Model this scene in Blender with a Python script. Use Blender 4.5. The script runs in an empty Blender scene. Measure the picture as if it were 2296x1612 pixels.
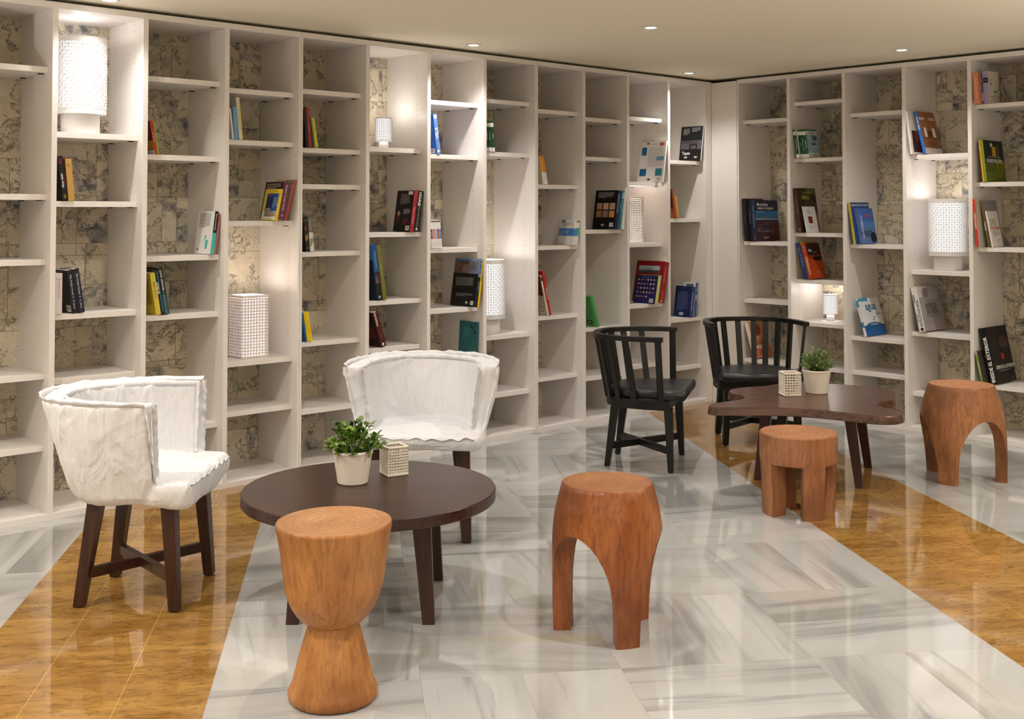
import bpy, bmesh, math, random
from mathutils import Vector, Matrix, noise
from math import sin, cos, pi, radians, degrees, atan2, hypot, sqrt, floor
random.seed(7)
SC = bpy.context.scene
COL = SC.collection

# ---------------------------------------------------------------- camera, light, exposure
F_PX = 2563.67; CAM_H = 1.41749; PITCH = 0.0294325; CY = 400.52
cd = bpy.data.cameras.new('camera'); cam = bpy.data.objects.new('camera', cd); COL.objects.link(cam)
cd.sensor_width = 36; cd.lens = F_PX/2296*36; cd.shift_y = -(806-CY)/2296; cd.clip_start = .05
cam.location = (0, 0, CAM_H); cam.rotation_euler = (pi/2+PITCH, 0, 0)
SC.camera = cam
w = bpy.data.worlds.new('world'); SC.world = w; w.use_nodes = True
w.node_tree.nodes['Background'].inputs[0].default_value = (1, .93, .84, 1)
w.node_tree.nodes['Background'].inputs[1].default_value = .05
SC.view_settings.view_transform = 'Standard'; SC.view_settings.look = 'None'
SC.view_settings.gamma = 1; SC.view_settings.exposure = 0.66
SC.view_settings.use_curve_mapping = False
CEIL = 2.418
WARM = (1, .965, .925)
# recessed downlights: x, y, watts, cone degrees
DOWN = [(-1.893, 5.348, 24, 125), (-.229, 6.796, 30, 125), (1.27, 8.174, 26, 125), (2.396, 7.002, 32, 125), (3.7, 5.6, 32, 125), (-3.4, 3.95, 34, 125)]  # the last two are added, out of view
DOWN_ADDED = [(-2.35, 3.2, 85, 150), (-.95, 4.75, 40, 150), (.75, 6.15, 48, 150), (2.9, 4.3, 85, 150), (1.0, 3.3, 66, 150), (-.7, 2.0, 75, 150), (2.4, 1.4, 75, 150), (-2.6, .6, 75, 150), (.3, -.4, 75, 150)]  # downlights added to brighten room and shelves; no fixtures seen there
FILL_GLOBES = [(-1.9, -1.0, 1.65), (1.9, -1.0, 1.65)]   # unseen globes added behind the camera for frontal fill

# ---------------------------------------------------------------- helpers
def lin(h):
    if not isinstance(h, str): return tuple(h[:3])
    h = h.lstrip('#'); o = []
    for i in (0, 2, 4):
        c = int(h[i:i+2], 16)/255
        o.append(c/12.92 if c <= .04045 else ((c+.055)/1.055)**2.4)
    return tuple(o)
class NT:
    def __init__(s, name, rough=.5, spec=.5, **kw):
        s.m = bpy.data.materials.new(name); s.m.use_nodes = True
        s.t = s.m.node_tree; s.b = s.t.nodes['Principled BSDF']
        s.b.inputs['Roughness'].default_value = rough
        s.b.inputs['Specular IOR Level'].default_value = spec
        for k, v in kw.items(): s.b.inputs[k.replace('_', ' ')].default_value = v
    def set(s, inp, v):
        if hasattr(v, 'is_output'): s.t.links.new(v, inp)
        elif isinstance(v, (tuple, list)) and len(v) == 3 and inp.type == 'RGBA': inp.default_value = (*v, 1)
        else: inp.default_value = v
    def n(s, typ, ins=None, out=0, **props):
        n = s.t.nodes.new('ShaderNode'+typ)
        for k, v in props.items(): setattr(n, k, v)
        for k, v in (ins or {}).items(): s.set(n.inputs[k], v)
        return n.outputs[out]
    def M(s, op, a, b=0., c=0.): return s.n('Math', {0: a, 1: b, 2: c}, operation=op)
    def mix(s, f, a, b, bt='MIX'):
        n = s.t.nodes.new('ShaderNodeMix'); n.data_type = 'RGBA'; n.blend_type = bt
        s.set(n.inputs[0], f); s.set(n.inputs[6], a); s.set(n.inputs[7], b); return n.outputs[2]
    def step(s, v, a, b): return s.n('MapRange', {0: v, 1: a, 2: b, 3: 0., 4: 1.}, interpolation_type='SMOOTHSTEP')
    def obj(s): return s.n('TexCoord', out=3)
    def scale(s, v, sc, loc=(0, 0, 0), rot=(0, 0, 0)): return s.n('Mapping', {0: v, 1: loc, 2: rot, 3: sc})
    def noise(s, v, sc, det=3, rough=.55, dist=0., out=0): return s.n('TexNoise', {0: v, 2: sc, 3: det, 4: rough, 8: dist}, out=out)
    def base(s, c): s.set(s.b.inputs['Base Color'], c); return s
    def bump(s, h, st=.3, d=.01): s.set(s.b.inputs['Normal'], s.n('Bump', {0: st, 1: d, 'Height': h})); return s
_flat = {}
def flat(h, rough=.45, spec=.4):
    k = (h, rough)
    if k not in _flat: _flat[k] = NT('paint_'+(h if isinstance(h, str) else 'rgb'), rough, spec).base(lin(h)).m
    return _flat[k]
def link(name, me, mats, parent=None):
    o = bpy.data.objects.new(name, me); COL.objects.link(o)
    for m in (mats if isinstance(mats, (list, tuple)) else [mats]): me.materials.append(m)
    if parent: o.parent = parent
    return o
def bmobj(name, bm, mats, parent=None, smooth=False, bevel=0, seg=2, autos=False):
    bmesh.ops.recalc_face_normals(bm, faces=bm.faces)
    me = bpy.data.meshes.new(name); bm.to_mesh(me); bm.free()
    if smooth: me.shade_smooth() if hasattr(me, 'shade_smooth') else [setattr(p, 'use_smooth', True) for p in me.polygons]
    o = link(name, me, mats, parent)
    if bevel:
        b = o.modifiers.new('bevel', 'BEVEL'); b.width = bevel; b.segments = seg; b.limit_method = 'ANGLE'; b.angle_limit = radians(40)
    return o
def tag(o, label=None, cat=None, group=None, kind=None):
    if label: o['label'] = label
    if cat: o['category'] = cat
    if group: o['group'] = group
    if kind: o['kind'] = kind
    return o
def thing(name, label, cat, loc=(0, 0, 0), rz=0, group=None):
    o = bpy.data.objects.new(name, None); COL.objects.link(o); o.empty_display_size = .05
    o.location = loc; o.rotation_euler = (0, 0, rz)
    return tag(o, label, cat, group)
def box(bm, x0, y0, z0, x1, y1, z1, mi=0):
    vs = [bm.verts.new((x, y, z)) for x in (x0, x1) for y in (y0, y1) for z in (z0, z1)]
    for f in ((0, 1, 3, 2), (4, 6, 7, 5), (0, 4, 5, 1), (2, 3, 7, 6), (0, 2, 6, 4), (1, 5, 7, 3)):
        bm.faces.new([vs[i] for i in f]).material_index = mi
def bxo(name, b, mat, parent=None, bevel=0):
    bm = bmesh.new(); box(bm, *b); return bmobj(name, bm, mat, parent, bevel=bevel)
def hexa(bm, lo, hi):          # 4 low points + 4 high points
    a = [bm.verts.new(p) for p in lo]; b = [bm.verts.new(p) for p in hi]
    bm.faces.new(a[::-1]); bm.faces.new(b)
    for i in range(4): bm.faces.new((a[i], a[(i+1) % 4], b[(i+1) % 4], b[i]))
def rect(cx, cy, z, sx, sy, rot=0):
    c, s = cos(rot), sin(rot)
    return [(cx+c*x-s*y, cy+s*x+c*y, z) for x, y in ((-sx/2, -sy/2), (sx/2, -sy/2), (sx/2, sy/2), (-sx/2, sy/2))]
def lathe(prof, n=48, wob=None):
    bm = bmesh.new(); rings = []
    for r, z in prof:
        if r < 1e-5: rings.append([bm.verts.new((0, 0, z))]); continue
        ring = []
        for i in range(n):
            a = 2*pi*i/n; rr = r*(wob(a, z) if wob else 1)
            ring.append(bm.verts.new((rr*cos(a), rr*sin(a), z)))
        rings.append(ring)
    for a, b in zip(rings, rings[1:]):
        for i in range(n):
            j = (i+1) % n
            if len(a) == 1 and len(b) == 1: continue
            if len(a) == 1: bm.faces.new((a[0], b[i], b[j]))
            elif len(b) == 1: bm.faces.new((a[i], a[j], b[0]))
            else: bm.faces.new((a[i], a[j], b[j], b[i]))
    return bm
def sweep(bm, pts, w, h, closed=False, up=Vector((0, 0, 1))):     # rectangular section w (sideways) x h (up)
    rings = []; n = len(pts)
    for i, p in enumerate(pts):
        p = Vector(p); t = (Vector(pts[min(i+1, n-1)])-Vector(pts[max(i-1, 0)])).normalized()
        s = t.cross(up).normalized(); u = s.cross(t).normalized()
        rings.append([bm.verts.new(p+s*(a*w/2)+u*(b*h/2)) for a, b in ((-1, -1), (1, -1), (1, 1), (-1, 1))])
    for a, b in zip(rings, rings[1:]):
        for i in range(4): bm.faces.new((a[i], a[(i+1) % 4], b[(i+1) % 4], b[i]))
    bm.faces.new(rings[0][::-1]); bm.faces.new(rings[-1])

# ---------------------------------------------------------------- materials
def mat_white():
    s = NT('white_melamine', .38, .4); v = s.obj()
    g = s.noise(s.scale(v, (90, 90, 3)), 6, 2)
    return s.base(s.mix(g, lin('#e6dfd9'), lin('#eee8e3'))).m
def mat_panel():
    s = NT('white_melamine_drilled', .38, .4); v = s.obj(); x = s.n('SeparateXYZ', {0: v}, out=1); z = s.n('SeparateXYZ', {0: v}, out=2)
    g = s.noise(s.scale(v, (90, 90, 3)), 6, 2)
    c = s.mix(g, lin('#e6dfd9'), lin('#eee8e3'))
    dz = s.M('MULTIPLY', s.M('SUBTRACT', s.M('FRACT', s.M('DIVIDE', z, .032)), .5), .032)
    res = None
    for y0 in (.10, .335):
        dy = s.M('SUBTRACT', x, y0)
        d = s.M('SQRT', s.M('ADD', s.M('MULTIPLY', dz, dz), s.M('MULTIPLY', dy, dy)))
        q = s.M('LESS_THAN', d, .0023); res = q if res is None else s.M('MAXIMUM', res, q)
    return s.base(s.mix(res, c, lin('#5a4c40'))).m
def mat_map():
    s = NT('old_map_wallpaper', .7, .2); v = s.obj()
    p = s.n('SeparateXYZ', {0: v}); z = s.n('SeparateXYZ', {0: v}, out=2)
    uv = s.n('CombineXYZ', {0: p, 1: z, 2: 0.})
    def sheet(bw, rh, off):
        t = s.t.nodes.new('ShaderNodeTexBrick'); t.offset = off; t.squash = 1.4; t.squash_frequency = 3
        for k, val in {0: uv, 1: (0, 0, 0, 1), 2: (1, 1, 1, 1), 3: (.5, .5, .5, 1), 4: 1., 5: .0016, 6: .0, 8: bw, 9: rh}.items(): s.set(t.inputs[k], val)
        return t.outputs[0], t.outputs[1]
    a, af = sheet(.27, .30, .37); b, bf = sheet(.19, .21, .61)
    sel = s.M('GREATER_THAN', s.n('SeparateColor', {0: s.n('TexWhiteNoise', {0: s.n('VectorMath', {0: a, 1: (7, 3, 5)}, operation='MULTIPLY')}, out=1)}), .5)
    idv = s.mix(sel, a, b); mort = s.M('MAXIMUM', s.M('MULTIPLY', bf, sel), s.M('MULTIPLY', af, 1.))
    rv = s.n('TexWhiteNoise', {0: idv}, out=1)
    uo = s.n('VectorMath', {0: uv, 1: s.n('VectorMath', {0: rv, 1: (9, 9, 9)}, operation='MULTIPLY')}, operation='ADD')
    rs = s.n('SeparateColor', {0: rv}); rs2 = s.n('SeparateColor', {0: rv}, out=1); rs3 = s.n('SeparateColor', {0: rv}, out=2)
    paper = s.mix(rs, lin('#d8ccb2'), lin('#f2e8d2'))
    paper = s.mix(s.M('MULTIPLY', s.step(s.noise(uo, 6, 4), .4, .7), .45), paper, lin('#c2b394'))
    land = s.noise(uo, 5.5, 7, .62, .5); land2 = s.noise(uo, 12, 8, .7, .9)
    def iso(n, lv, w_): return s.step(s.M('ABSOLUTE', s.M('SUBTRACT', n, lv)), w_, w_*.25)
    coast = s.M('MAXIMUM', iso(land, .5, .011), s.M('MULTIPLY', iso(land, .518, .005), .7))
    riv = s.M('MAXIMUM', iso(land2, .45, .009), s.M('MAXIMUM', iso(land2, .52, .009), iso(land2, .58, .008)))
    cont = s.step(s.M('ABSOLUTE', s.M('SUBTRACT', s.M('FRACT', s.M('MULTIPLY', land2, 13.)), .5)), .13, .03)
    riv = s.M('MAXIMUM', riv, s.M('MULTIPLY', cont, .55))
    lm = s.step(land, .49, .51)
    riv = s.M('MULTIPLY', riv, s.M('ADD', s.M('MULTIPLY', lm, .55), .4))
    dots = s.step(s.noise(uo, 190, 3, .75), .56, .66)
    shore = s.M('MULTIPLY', s.step(land, .42, .5), s.M('SUBTRACT', 1., lm))
    hs = s.M('MULTIPLY', dots, s.M('ADD', s.M('MULTIPLY', shore, .4), s.M('MULTIPLY', s.step(s.noise(uo, 9, 2), .52, .66), .6)))
    wave = s.n('TexWave', {0: uo, 1: 22., 2: .5}, bands_direction='Y')
    tl = s.M('MULTIPLY', s.M('MULTIPLY', s.step(wave, .8, .95), dots), s.step(s.noise(s.scale(uo, (2, 1, 1)), 12, 1), .60, .63))
    gr = s.M('MULTIPLY', s.step(s.n('TexWave', {0: uo, 1: 6.5, 2: .3}, bands_direction='DIAGONAL'), .994, 1.), .25)
    wash = s.M('MULTIPLY', s.step(s.noise(uo, 5.5, 5, .65), .48, .68), s.M('MULTIPLY', s.step(rs2, .25, .6), .85))
    c = s.mix(wash, paper, lin('#83848e'))
    c = s.mix(s.M('MULTIPLY', s.M('MULTIPLY', s.step(s.noise(uo, 22, 2), .5, .6), wash), .6), c, lin('#4d4f5c'))
    ink = s.M('MAXIMUM', s.M('MAXIMUM', coast, riv), s.M('MAXIMUM', gr, s.M('MAXIMUM', hs, tl)))
    c = s.mix(s.M('MULTIPLY', ink, .82), c, lin('#3c3634'))
    c = s.mix(s.M('MULTIPLY', mort, .5), c, lin('#4c4238'))
    return s.base(c).m
def mat_marble():
    s = NT('white_and_yellow_marble', .045, .75); v = s.n('TexCoord', out=3)
    r = s.scale(v, (1, 1, 1), rot=(0, 0, -radians(7.9)))
    a = s.n('SeparateXYZ', {0: r}); b = s.n('SeparateXYZ', {0: r}, out=1)
    T = .622
    ia = s.M('DIVIDE', s.M('ADD', a, .414), T); ib = s.M('DIVIDE', s.M('SUBTRACT', b, 3.517), T)
    fi, fj = s.M('FLOOR', ia), s.M('FLOOR', ib); ra, rb = s.M('FRACT', ia), s.M('FRACT', ib)
    par = s.M('FRACT', s.M('MULTIPLY', s.M('ADD', fi, fj), .5)); odd = s.M('GREATER_THAN', s.M('ABSOLUTE', par), .25)   # odd: veins along a
    ev = s.M('SUBTRACT', 1., odd)
    half = s.M('FLOOR', s.M('MULTIPLY', s.M('ADD', s.M('MULTIPLY', ra, ev), s.M('MULTIPLY', rb, odd)), 2.))
    seed = s.n('TexWhiteNoise', {0: s.n('CombineXYZ', {0: fi, 1: fj, 2: half})}, out=1)
    sr = s.n('SeparateColor', {0: seed}); sg = s.n('SeparateColor', {0: seed}, out=1); sb = s.n('SeparateColor', {0: seed}, out=2)
    along = s.M('ADD', s.M('MULTIPLY', b, ev), s.M('MULTIPLY', a, odd)); across = s.M('ADD', s.M('MULTIPLY', a, ev), s.M('MULTIPLY', b, odd))
    across = s.M('ADD', across, s.M('MULTIPLY', along, s.M('MULTIPLY', s.M('SUBTRACT', sb, .5), .35)))
    vv = s.n('CombineXYZ', {0: s.M('MULTIPLY', across, 5.), 1: s.M('MULTIPLY', along, .32), 2: s.M('MULTIPLY', sr, 60.)})
    n1 = s.noise(vv, 1., 4, .55, .35); n2 = s.noise(vv, 2.8, 4, .6, .25)
    c = s.mix(s.step(s.noise(vv, .5, 2), .35, .7), lin('#bfbebc'), lin('#a5a3a0'))
    c = s.mix(s.M('MULTIPLY', s.step(n1, .5, .68), .75), c, lin('#817f7c'))
    c = s.mix(s.M('MULTIPLY', s.step(n2, .55, .74), .6), c, lin('#6a696d'))
    c = s.mix(s.M('MULTIPLY', s.step(s.noise(vv, .8, 3, .5, .5), .6, .74), s.M('MULTIPLY', sg, .6)), c, lin('#a8996e'))
    c = s.mix(s.M('MULTIPLY', sr, .28), c, lin('#a7a39a'))
    def ln(f, w_, per=T):   # joint lines at 0 and 1 of a fraction
        return s.M('LESS_THAN', s.M('SUBTRACT', .5, s.M('ABSOLUTE', s.M('SUBTRACT', f, .5))), w_/per)
    h = s.M('ADD', s.M('MULTIPLY', ra, ev), s.M('MULTIPLY', rb, odd))
    j = s.M('MAXIMUM', s.M('MAXIMUM', ln(ra, .0009), ln(rb, .0009)), s.M('LESS_THAN', s.M('ABSOLUTE', s.M('SUBTRACT', h, .5)), .0009/T))
    white = s.mix(s.M('MULTIPLY', j, .6), c, lin('#9c9078'))
    yv = s.scale(r, (3.2, 11, 1))
    y = s.mix(s.step(s.noise(yv, .9, 4, .6, .6), .3, .7), lin('#b08645'), lin('#8d6430'))
    y = s.mix(s.M('MULTIPLY', s.step(s.noise(yv, 3.5, 7, .72, 1.4), .48, .64), .65), y, lin('#6a4720'))
    y = s.mix(s.M('MULTIPLY', s.step(s.noise(s.scale(r, (8, 20, 1)), 2.2, 7, .75, 1.9), .585, .65), .8), y, lin('#4a3016'))
    def band(lo, hi): return s.M('MULTIPLY', s.M('GREATER_THAN', a, lo), s.M('LESS_THAN', a, hi))
    yb = s.M('MAXIMUM', s.M('MAXIMUM', band(-1.187, -.414), band(2.075, 2.848)), s.M('MAXIMUM', band(-4.45, -3.68), band(5.34, 6.11)))
    jl = None
    for q in (-.93, -.67, 2.333, 2.59):
        k = s.M('LESS_THAN', s.M('ABSOLUTE', s.M('SUBTRACT', a, q)), .0009); jl = k if jl is None else s.M('MAXIMUM', jl, k)
    st = s.M('FLOOR', s.M('DIVIDE', s.M('ADD', a, .002), .2583)); jb = s.M('LESS_THAN', s.M('FRACT', s.M('ADD', s.M('DIVIDE', b, .72), s.M('MULTIPLY', st, .37))), .0022)
    y = s.mix(s.M('MULTIPLY', s.M('MAXIMUM', jl, jb), .8), y, lin('#d8b66e'))
    s.base(s.mix(yb, white, y)); s.b.inputs['Coat Weight'].default_value = .3; s.b.inputs['Coat Roughness'].default_value = .03
    return s.m
def mat_wood(name, c1, c2, c3, sc=1., rough=.45, ring=False, zs=.25, bump=.15):
    s = NT(name, rough, .4); v = s.obj()
    vv = v if ring else s.scale(v, (1, 1, zs*1.6))
    d = s.noise(vv, 7*sc, 4, .6, .8); k = s.noise(v, 4*sc, 2, .5)
    if ring: wv = s.n('TexWave', {0: s.scale(v, (1, 1, 0.)), 1: 12.*sc, 2: 4., 3: 4., 4: 2., 5: .65}, wave_type='RINGS', rings_direction='Z')
    else: wv = s.n('TexWave', {0: s.scale(v, (1, 1, .35)), 1: 11.*sc, 2: 14., 3: 5., 4: 1.8, 5: .65}, bands_direction='X')
    f = s.noise(s.scale(v, (70*sc, 70*sc, (9 if not ring else 70)*sc)), 1., 4, .65, .5)
    c = s.mix(s.step(d, .32, .68), c1, c2)
    c = s.mix(s.M('MULTIPLY', s.step(k, .42, .68), .6), c, c3)
    c = s.mix(s.M('MULTIPLY', s.step(wv, .45, 1.), .22 if not ring else .3), c, c3)
    c = s.mix(s.M('MULTIPLY', s.step(f, .45, .72), .55), c, c3)
    s.base(c); s.bump(s.M('ADD', s.M('MULTIPLY', wv, .35), s.M('ADD', f, s.noise(v, 28, 3))), bump, .004)
    return s.m
def mat_veneer(name, c1, c2, rough=.3, axis=0):
    s = NT(name, rough, .5); v = s.obj(); sc = [60, 60, 60]; sc[axis] = 2.5
    f = s.noise(s.scale(v, sc), 1., 4, .6, .3); g = s.noise(v, 3, 2)
    s.base(s.mix(s.M('MULTIPLY', s.step(f, .35, .7), .8), s.mix(g, c1, c2), lin('#1c0f0a'))); s.bump(f, .04, .002); return s.m
def mat_emit(name, col, st, base=(.9, .9, .9)):
    s = NT(name, .5, .3); s.base(base); s.b.inputs['Emission Color'].default_value = (*col, 1); s.b.inputs['Emission Strength'].default_value = st; return s.m
def mat_linen():
    s = NT('white_linen', .85, .15); v = s.obj()
    n = s.noise(s.scale(v, (1, 1, .3)), 7, 4, .5, 1.8); m = s.noise(v, 5, 3, .55, .8); f = s.noise(v, 260, 2, .6)
    s.base(s.mix(n, lin('#d9d8da'), lin('#e2e1e3')))
    cr = s.noise(s.scale(v, (1.3, 1.3, .35), rot=(.3, .2, 0)), 9, 3, .5, .9); cr2 = s.noise(s.scale(v, (1, 1, .6), loc=(3, 1, 2)), 24, 3, .5, .4)
    h = s.M('ADD', s.M('ADD', s.M('MULTIPLY', cr, 1.), s.M('MULTIPLY', cr2, .25)), s.M('MULTIPLY', f, .02))
    s.b.inputs['Sheen Weight'].default_value = .1
    return s.bump(h, .5, .045).m
WHITE = mat_white(); PANEL = mat_panel(); MAP = mat_map(); MARBLE = mat_marble(); LINEN = mat_linen()
CEILM = NT('cream_ceiling_paint', .8, .2).base(lin('#efe6d0')).m
WALLM = NT('cream_wall_paint', .8, .2).base(lin('#ebe2cd')).m
BLACKW = NT('black_lacquer', .38, .45).base(lin('#0b0b0b')).m
def mat_leather():
    s = NT('black_leather', .36, .5); v = s.obj(); s.base(lin('#17171a')); return s.bump(s.noise(v, 300, 3), .12, .001).m
LEATHER = mat_leather()
WALNUT = mat_veneer('dark_walnut', lin('#452519'), lin('#301811'), .32, 0)
WALNUTL = mat_veneer('dark_walnut_leg', lin('#4c2618'), lin('#33180f'), .35, 2)
TT2 = mat_veneer('brown_veneer', lin('#6a483a'), lin('#553629'), .28, 0)
CERAM = NT('cream_ceramic', .3, .5).base(lin('#ebe2d2')).m
LAMPW = NT('white_lamp_metal', .5, .3).base(lin('#e2dfdd')).m
PAGES = NT('book_pages', .8, .2).base(lin('#e4dccb')).m
DARKM = flat('#2b2520', .5)
GLOW = mat_emit('glowing_lamp_diffuser', (1, .97, .96), .62, (.15, .15, .15))
GLOWW = mat_emit('glowing_lamp_diffuser_warm', (1, .93, .89), .62, (.15, .15, .15))
LENS = mat_emit('downlight_lens', (1, .97, .92), 12)
TRIMM = NT('downlight_trim', .4, .5).base(lin('#e8e2d4')).m

# ---------------------------------------------------------------- the room
W = .44232; TH = .026; DEP = .407; LO = Vector((-2.4545, 5.0107, 0)); LA = .7395; DO = Vector((1.66717, 8.45443, 0)); DA = -.8243
eL = Vector((cos(LA), sin(LA), 0)); nL = Vector((-sin(LA), cos(LA), 0)); eD = Vector((cos(DA), sin(DA), 0)); nD = Vector((-sin(DA), cos(DA), 0))
BK_D = .45
def isect(p, d, q, e):
    k = (q-p).cross(e).z/d.cross(e).z; return p+d*k
cor = isect(LO+nL*BK_D, eL, DO+nD*BK_D, eD)
PL = LO+nL*BK_D-eL*4.2; PD = DO+nD*BK_D+eD*6.2
poly = [PL, cor, PD, Vector((PD.x, -3, 0)), Vector((PL.x, -3, 0))]
def slab(name, z0, z1, m):
    bm = bmesh.new(); a = [bm.verts.new((p.x, p.y, z0)) for p in poly]; b = [bm.verts.new((p.x, p.y, z1)) for p in poly]
    bm.faces.new(a); bm.faces.new(b)
    for i in range(5): bm.faces.new((a[i], a[(i+1) % 5], b[(i+1) % 5], b[i]))
    return tag(bmobj(name, bm, m), kind='structure')
slab('floor', -.08, 0, MARBLE); slab('ceiling', CEIL, CEIL+.1, CEILM)
for nm, i in (('wall_left', 0), ('wall_right', 1), ('wall_east', 2), ('wall_back', 3), ('wall_west', 4)):
    p, q = poly[i], poly[(i+1) % 5]; d = (q-p).normalized(); nn = Vector((-d.y, d.x, 0))*.1
    bm = bmesh.new(); hexa(bm, [p-d*.1, q+d*.1, q+nn+d*.1, p+nn-d*.1], [v+Vector((0, 0, CEIL)) for v in (p-d*.1, q+d*.1, q+nn+d*.1, p+nn-d*.1)])
    tag(bmobj(nm, bm, WALLM), kind='structure')

# ---------------------------------------------------------------- downlights
def downlight(x, y, wt, ang, label=None, i=0):
    t = thing('downlight', label or 'round recessed ceiling downlight added to light the room', 'ceiling light', (x, y, CEIL), 0, 'recessed ceiling downlights')
    bm = lathe([(.030, -.001), (.032, -.006), (.047, -.005), (.05, -.0005), (.047, 0), (.030, 0), (.030, -.001)], 40); bmobj('trim_ring', bm, TRIMM, t, True)
    bm = lathe([(0, -.0022), (.028, -.0022), (.0285, -.0005), (0, -.0005)], 32); bmobj('lens', bm, LENS, t)
    ld = bpy.data.lights.new('downlight_beam', 'SPOT'); ld.energy = wt; ld.color = WARM; ld.spot_size = radians(ang); ld.spot_blend = 1; ld.shadow_soft_size = .028
    lo = bpy.data.objects.new('downlight_beam', ld); COL.objects.link(lo); lo.location = (0, 0, -.012); lo.parent = t
DL = ['round recessed downlight at the top edge above the big white lamp', 'round recessed ceiling downlight near the middle of the left bookcase', 'round recessed ceiling downlight close to the corner of the bookcases', 'round recessed ceiling downlight above the right bookcase']
for i, d in enumerate(DOWN): downlight(*d, label=DL[i] if i < 4 else None)
for d in DOWN_ADDED: downlight(*d)

for x, y, z in FILL_GLOBES:
    t = thing('fill_pendant', 'glowing white globe added behind the camera as frontal fill', 'lamp', (x, y, z), 0, 'added fill globes')
    bmobj('fill_globe', lathe([(.2*sin(pi*i/24), -.2*cos(pi*i/24)) for i in range(25)], 40), mat_emit('fill_globe_glow', (1, .97, .94), 6), t, True)
    bmobj('cable', lathe([(0, .2), (.004, .2), (.004, CEIL-z-.03), (.05, CEIL-z-.03), (.05, CEIL-z), (0, CEIL-z)], 16), TRIMM, t)

# uplighters added unseen at both sides and behind the camera, brightening ceiling and shelves
for x, y, wt in ((-3.2, 2.7, 115), (4.0, 3.6, 125), (.4, -1.6, 115)):
    t = thing('fill_uplighter', 'white uplighter added outside the picture to brighten the ceiling', 'lamp', (x, y, 0), 0, 'added uplighters')
    bmobj('base', lathe([(0, 0), (.14, 0), (.14, .012), (.12, .018), (0, .018)], 40), TRIMM, t, True)
    bmobj('pole', lathe([(.011, .018), (.011, 1.2)], 16), TRIMM, t, True)
    bmobj('bowl', lathe([(.011, 1.2), (.07, 1.21), (.13, 1.25), (.15, 1.30), (.147, 1.30), (.126, 1.255), (.07, 1.222), (0, 1.212)], 48), TRIMM, t, True)
    ld = bpy.data.lights.new('uplight', 'SPOT'); ld.energy = wt; ld.color = (1, .975, .96); ld.spot_size = radians(165); ld.spot_blend = .5; ld.shadow_soft_size = .08
    lo = bpy.data.objects.new('uplight', ld); COL.objects.link(lo); lo.location = (0, 0, 1.29); lo.rotation_euler = (pi, 0, 0); lo.parent = t

# ---------------------------------------------------------------- bookcases
SHL = {0:[2.098,1.502,1.199,.669,.337],1:[1.797,1.47,.939,.637],2:[2.097,1.706,1.199,.905,.337],3:[2.07,1.799,1.372,.637,.379],4:[2.097,1.773,1.573,1.2,.707,.338],
 5:[1.795,1.3,.908,.636,.33],6:[2.096,1.769,1.199,.833,.5],7:[2.133,1.799,.642,.277],8:[2.095,1.6,1.197,.738,.339],9:[2.066,1.797,1.298,.633,.3],10:[2.097,1.634,1.197,.763,.336],11:[1.801,1.371,.635,.28]}
SHD = {0:[2.098,1.203,.778,.341],1:[2.203,1.801,1.272,.942,.644,.34],2:[2.095,1.2,.574,.342],3:[1.794,1.039,.638,.248],4:[2.095,1.605,1.199,.348],5:[1.8,1.2,.6],6:[2.1,1.5,.9],7:[1.8,1.2,.6]}
TOP = 2.3702; BASE = .0302; STH = .027
def bookcase(label, L, O, e, ang, s0, n, shelves, wall):
    loc = O+e*(s0*W)
    t = thing('bookcase', label, 'bookcase', loc, ang, None)
    Wn = n*W; D = DEP+.012
    g = .0008
    bxo('top_board', (g, 0, TOP, Wn-g, D, 2.4), WHITE, t, .001); bxo('base_board', (g, 0, 0, Wn-g, D, BASE), WHITE, t, .001)
    p = bxo('back_panel', (g, DEP, BASE, Wn-g, D, TOP), MAP, t); p['label'] = 'back panel papered with old maps'
    for k in range(n+1):
        x0, x1 = k*W-TH/2, k*W+TH/2
        if k == 0: x0 = g
        if k == n: x1 = Wn-g
        bxo('upright_panel', (x0, .0004, BASE, x1, DEP, TOP), PANEL, t, .0008)
    for k in range(n):
        for z in shelves[s0+k]:
            xa, xb = k*W+TH/2+.0006, (k+1)*W-TH/2-.0006
            sh = bxo('shelf', (xa, .054, z-STH, xb, DEP-.002, z), WHITE, t, .0008)
            sx = xb-.028 if L == 'L' else xa+.004
            if z > 1.25:
                for y in (.095, .33): bxo('shelf_pin', (sx, y, z-STH-.0045, sx+.024, y+.013, z-STH), DARKM, sh)
    return t
bookcase('white bookcase at the left edge, backed with old maps, behind the left white armchair', 'L', LO, eL, LA, 0, 4, SHL, 'l')
bookcase('white bookcase in the middle, backed with old maps, behind the round table', 'L', LO, eL, LA, 4, 4, SHL, 'l')
bookcase('white bookcase left of the corner, behind the left black chair', 'L', LO, eL, LA, 8, 4, SHL, 'l')
bookcase('white bookcase on the right, backed with old maps, behind the wavy table', 'D', DO, eD, DA, 0, 8, SHD, 'r')
# corner filler boards between the two rows
c1 = LO+eL*(12*W+TH/2+.002); cc = isect(LO, eL, DO, eD)
bm = bmesh.new(); a = [c1, cc, cc+nL*.02, c1+nL*.02]; a = [LO+eL*(12*W+.001), cc+eL*-.001, cc+eL*-.001+nL*.4, LO+eL*(12*W+.001)+nL*.4]
hexa(bm, a, [v+Vector((0, 0, 2.4)) for v in a]); tag(bmobj('trim_1', bm, WHITE, bevel=.001), kind='structure')
bm = bmesh.new(); q0 = cc+eD*.002+nD*-.004; q1 = DO-eD*(.001)+nD*-.004; a = [q0, q1, q1+nD*.40, q0+nD*.40]
hexa(bm, a, [v+Vector((0, 0, 2.392)) for v in a]); tag(bmobj('trim_2', bm, WHITE, bevel=.001), kind='structure')

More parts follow.
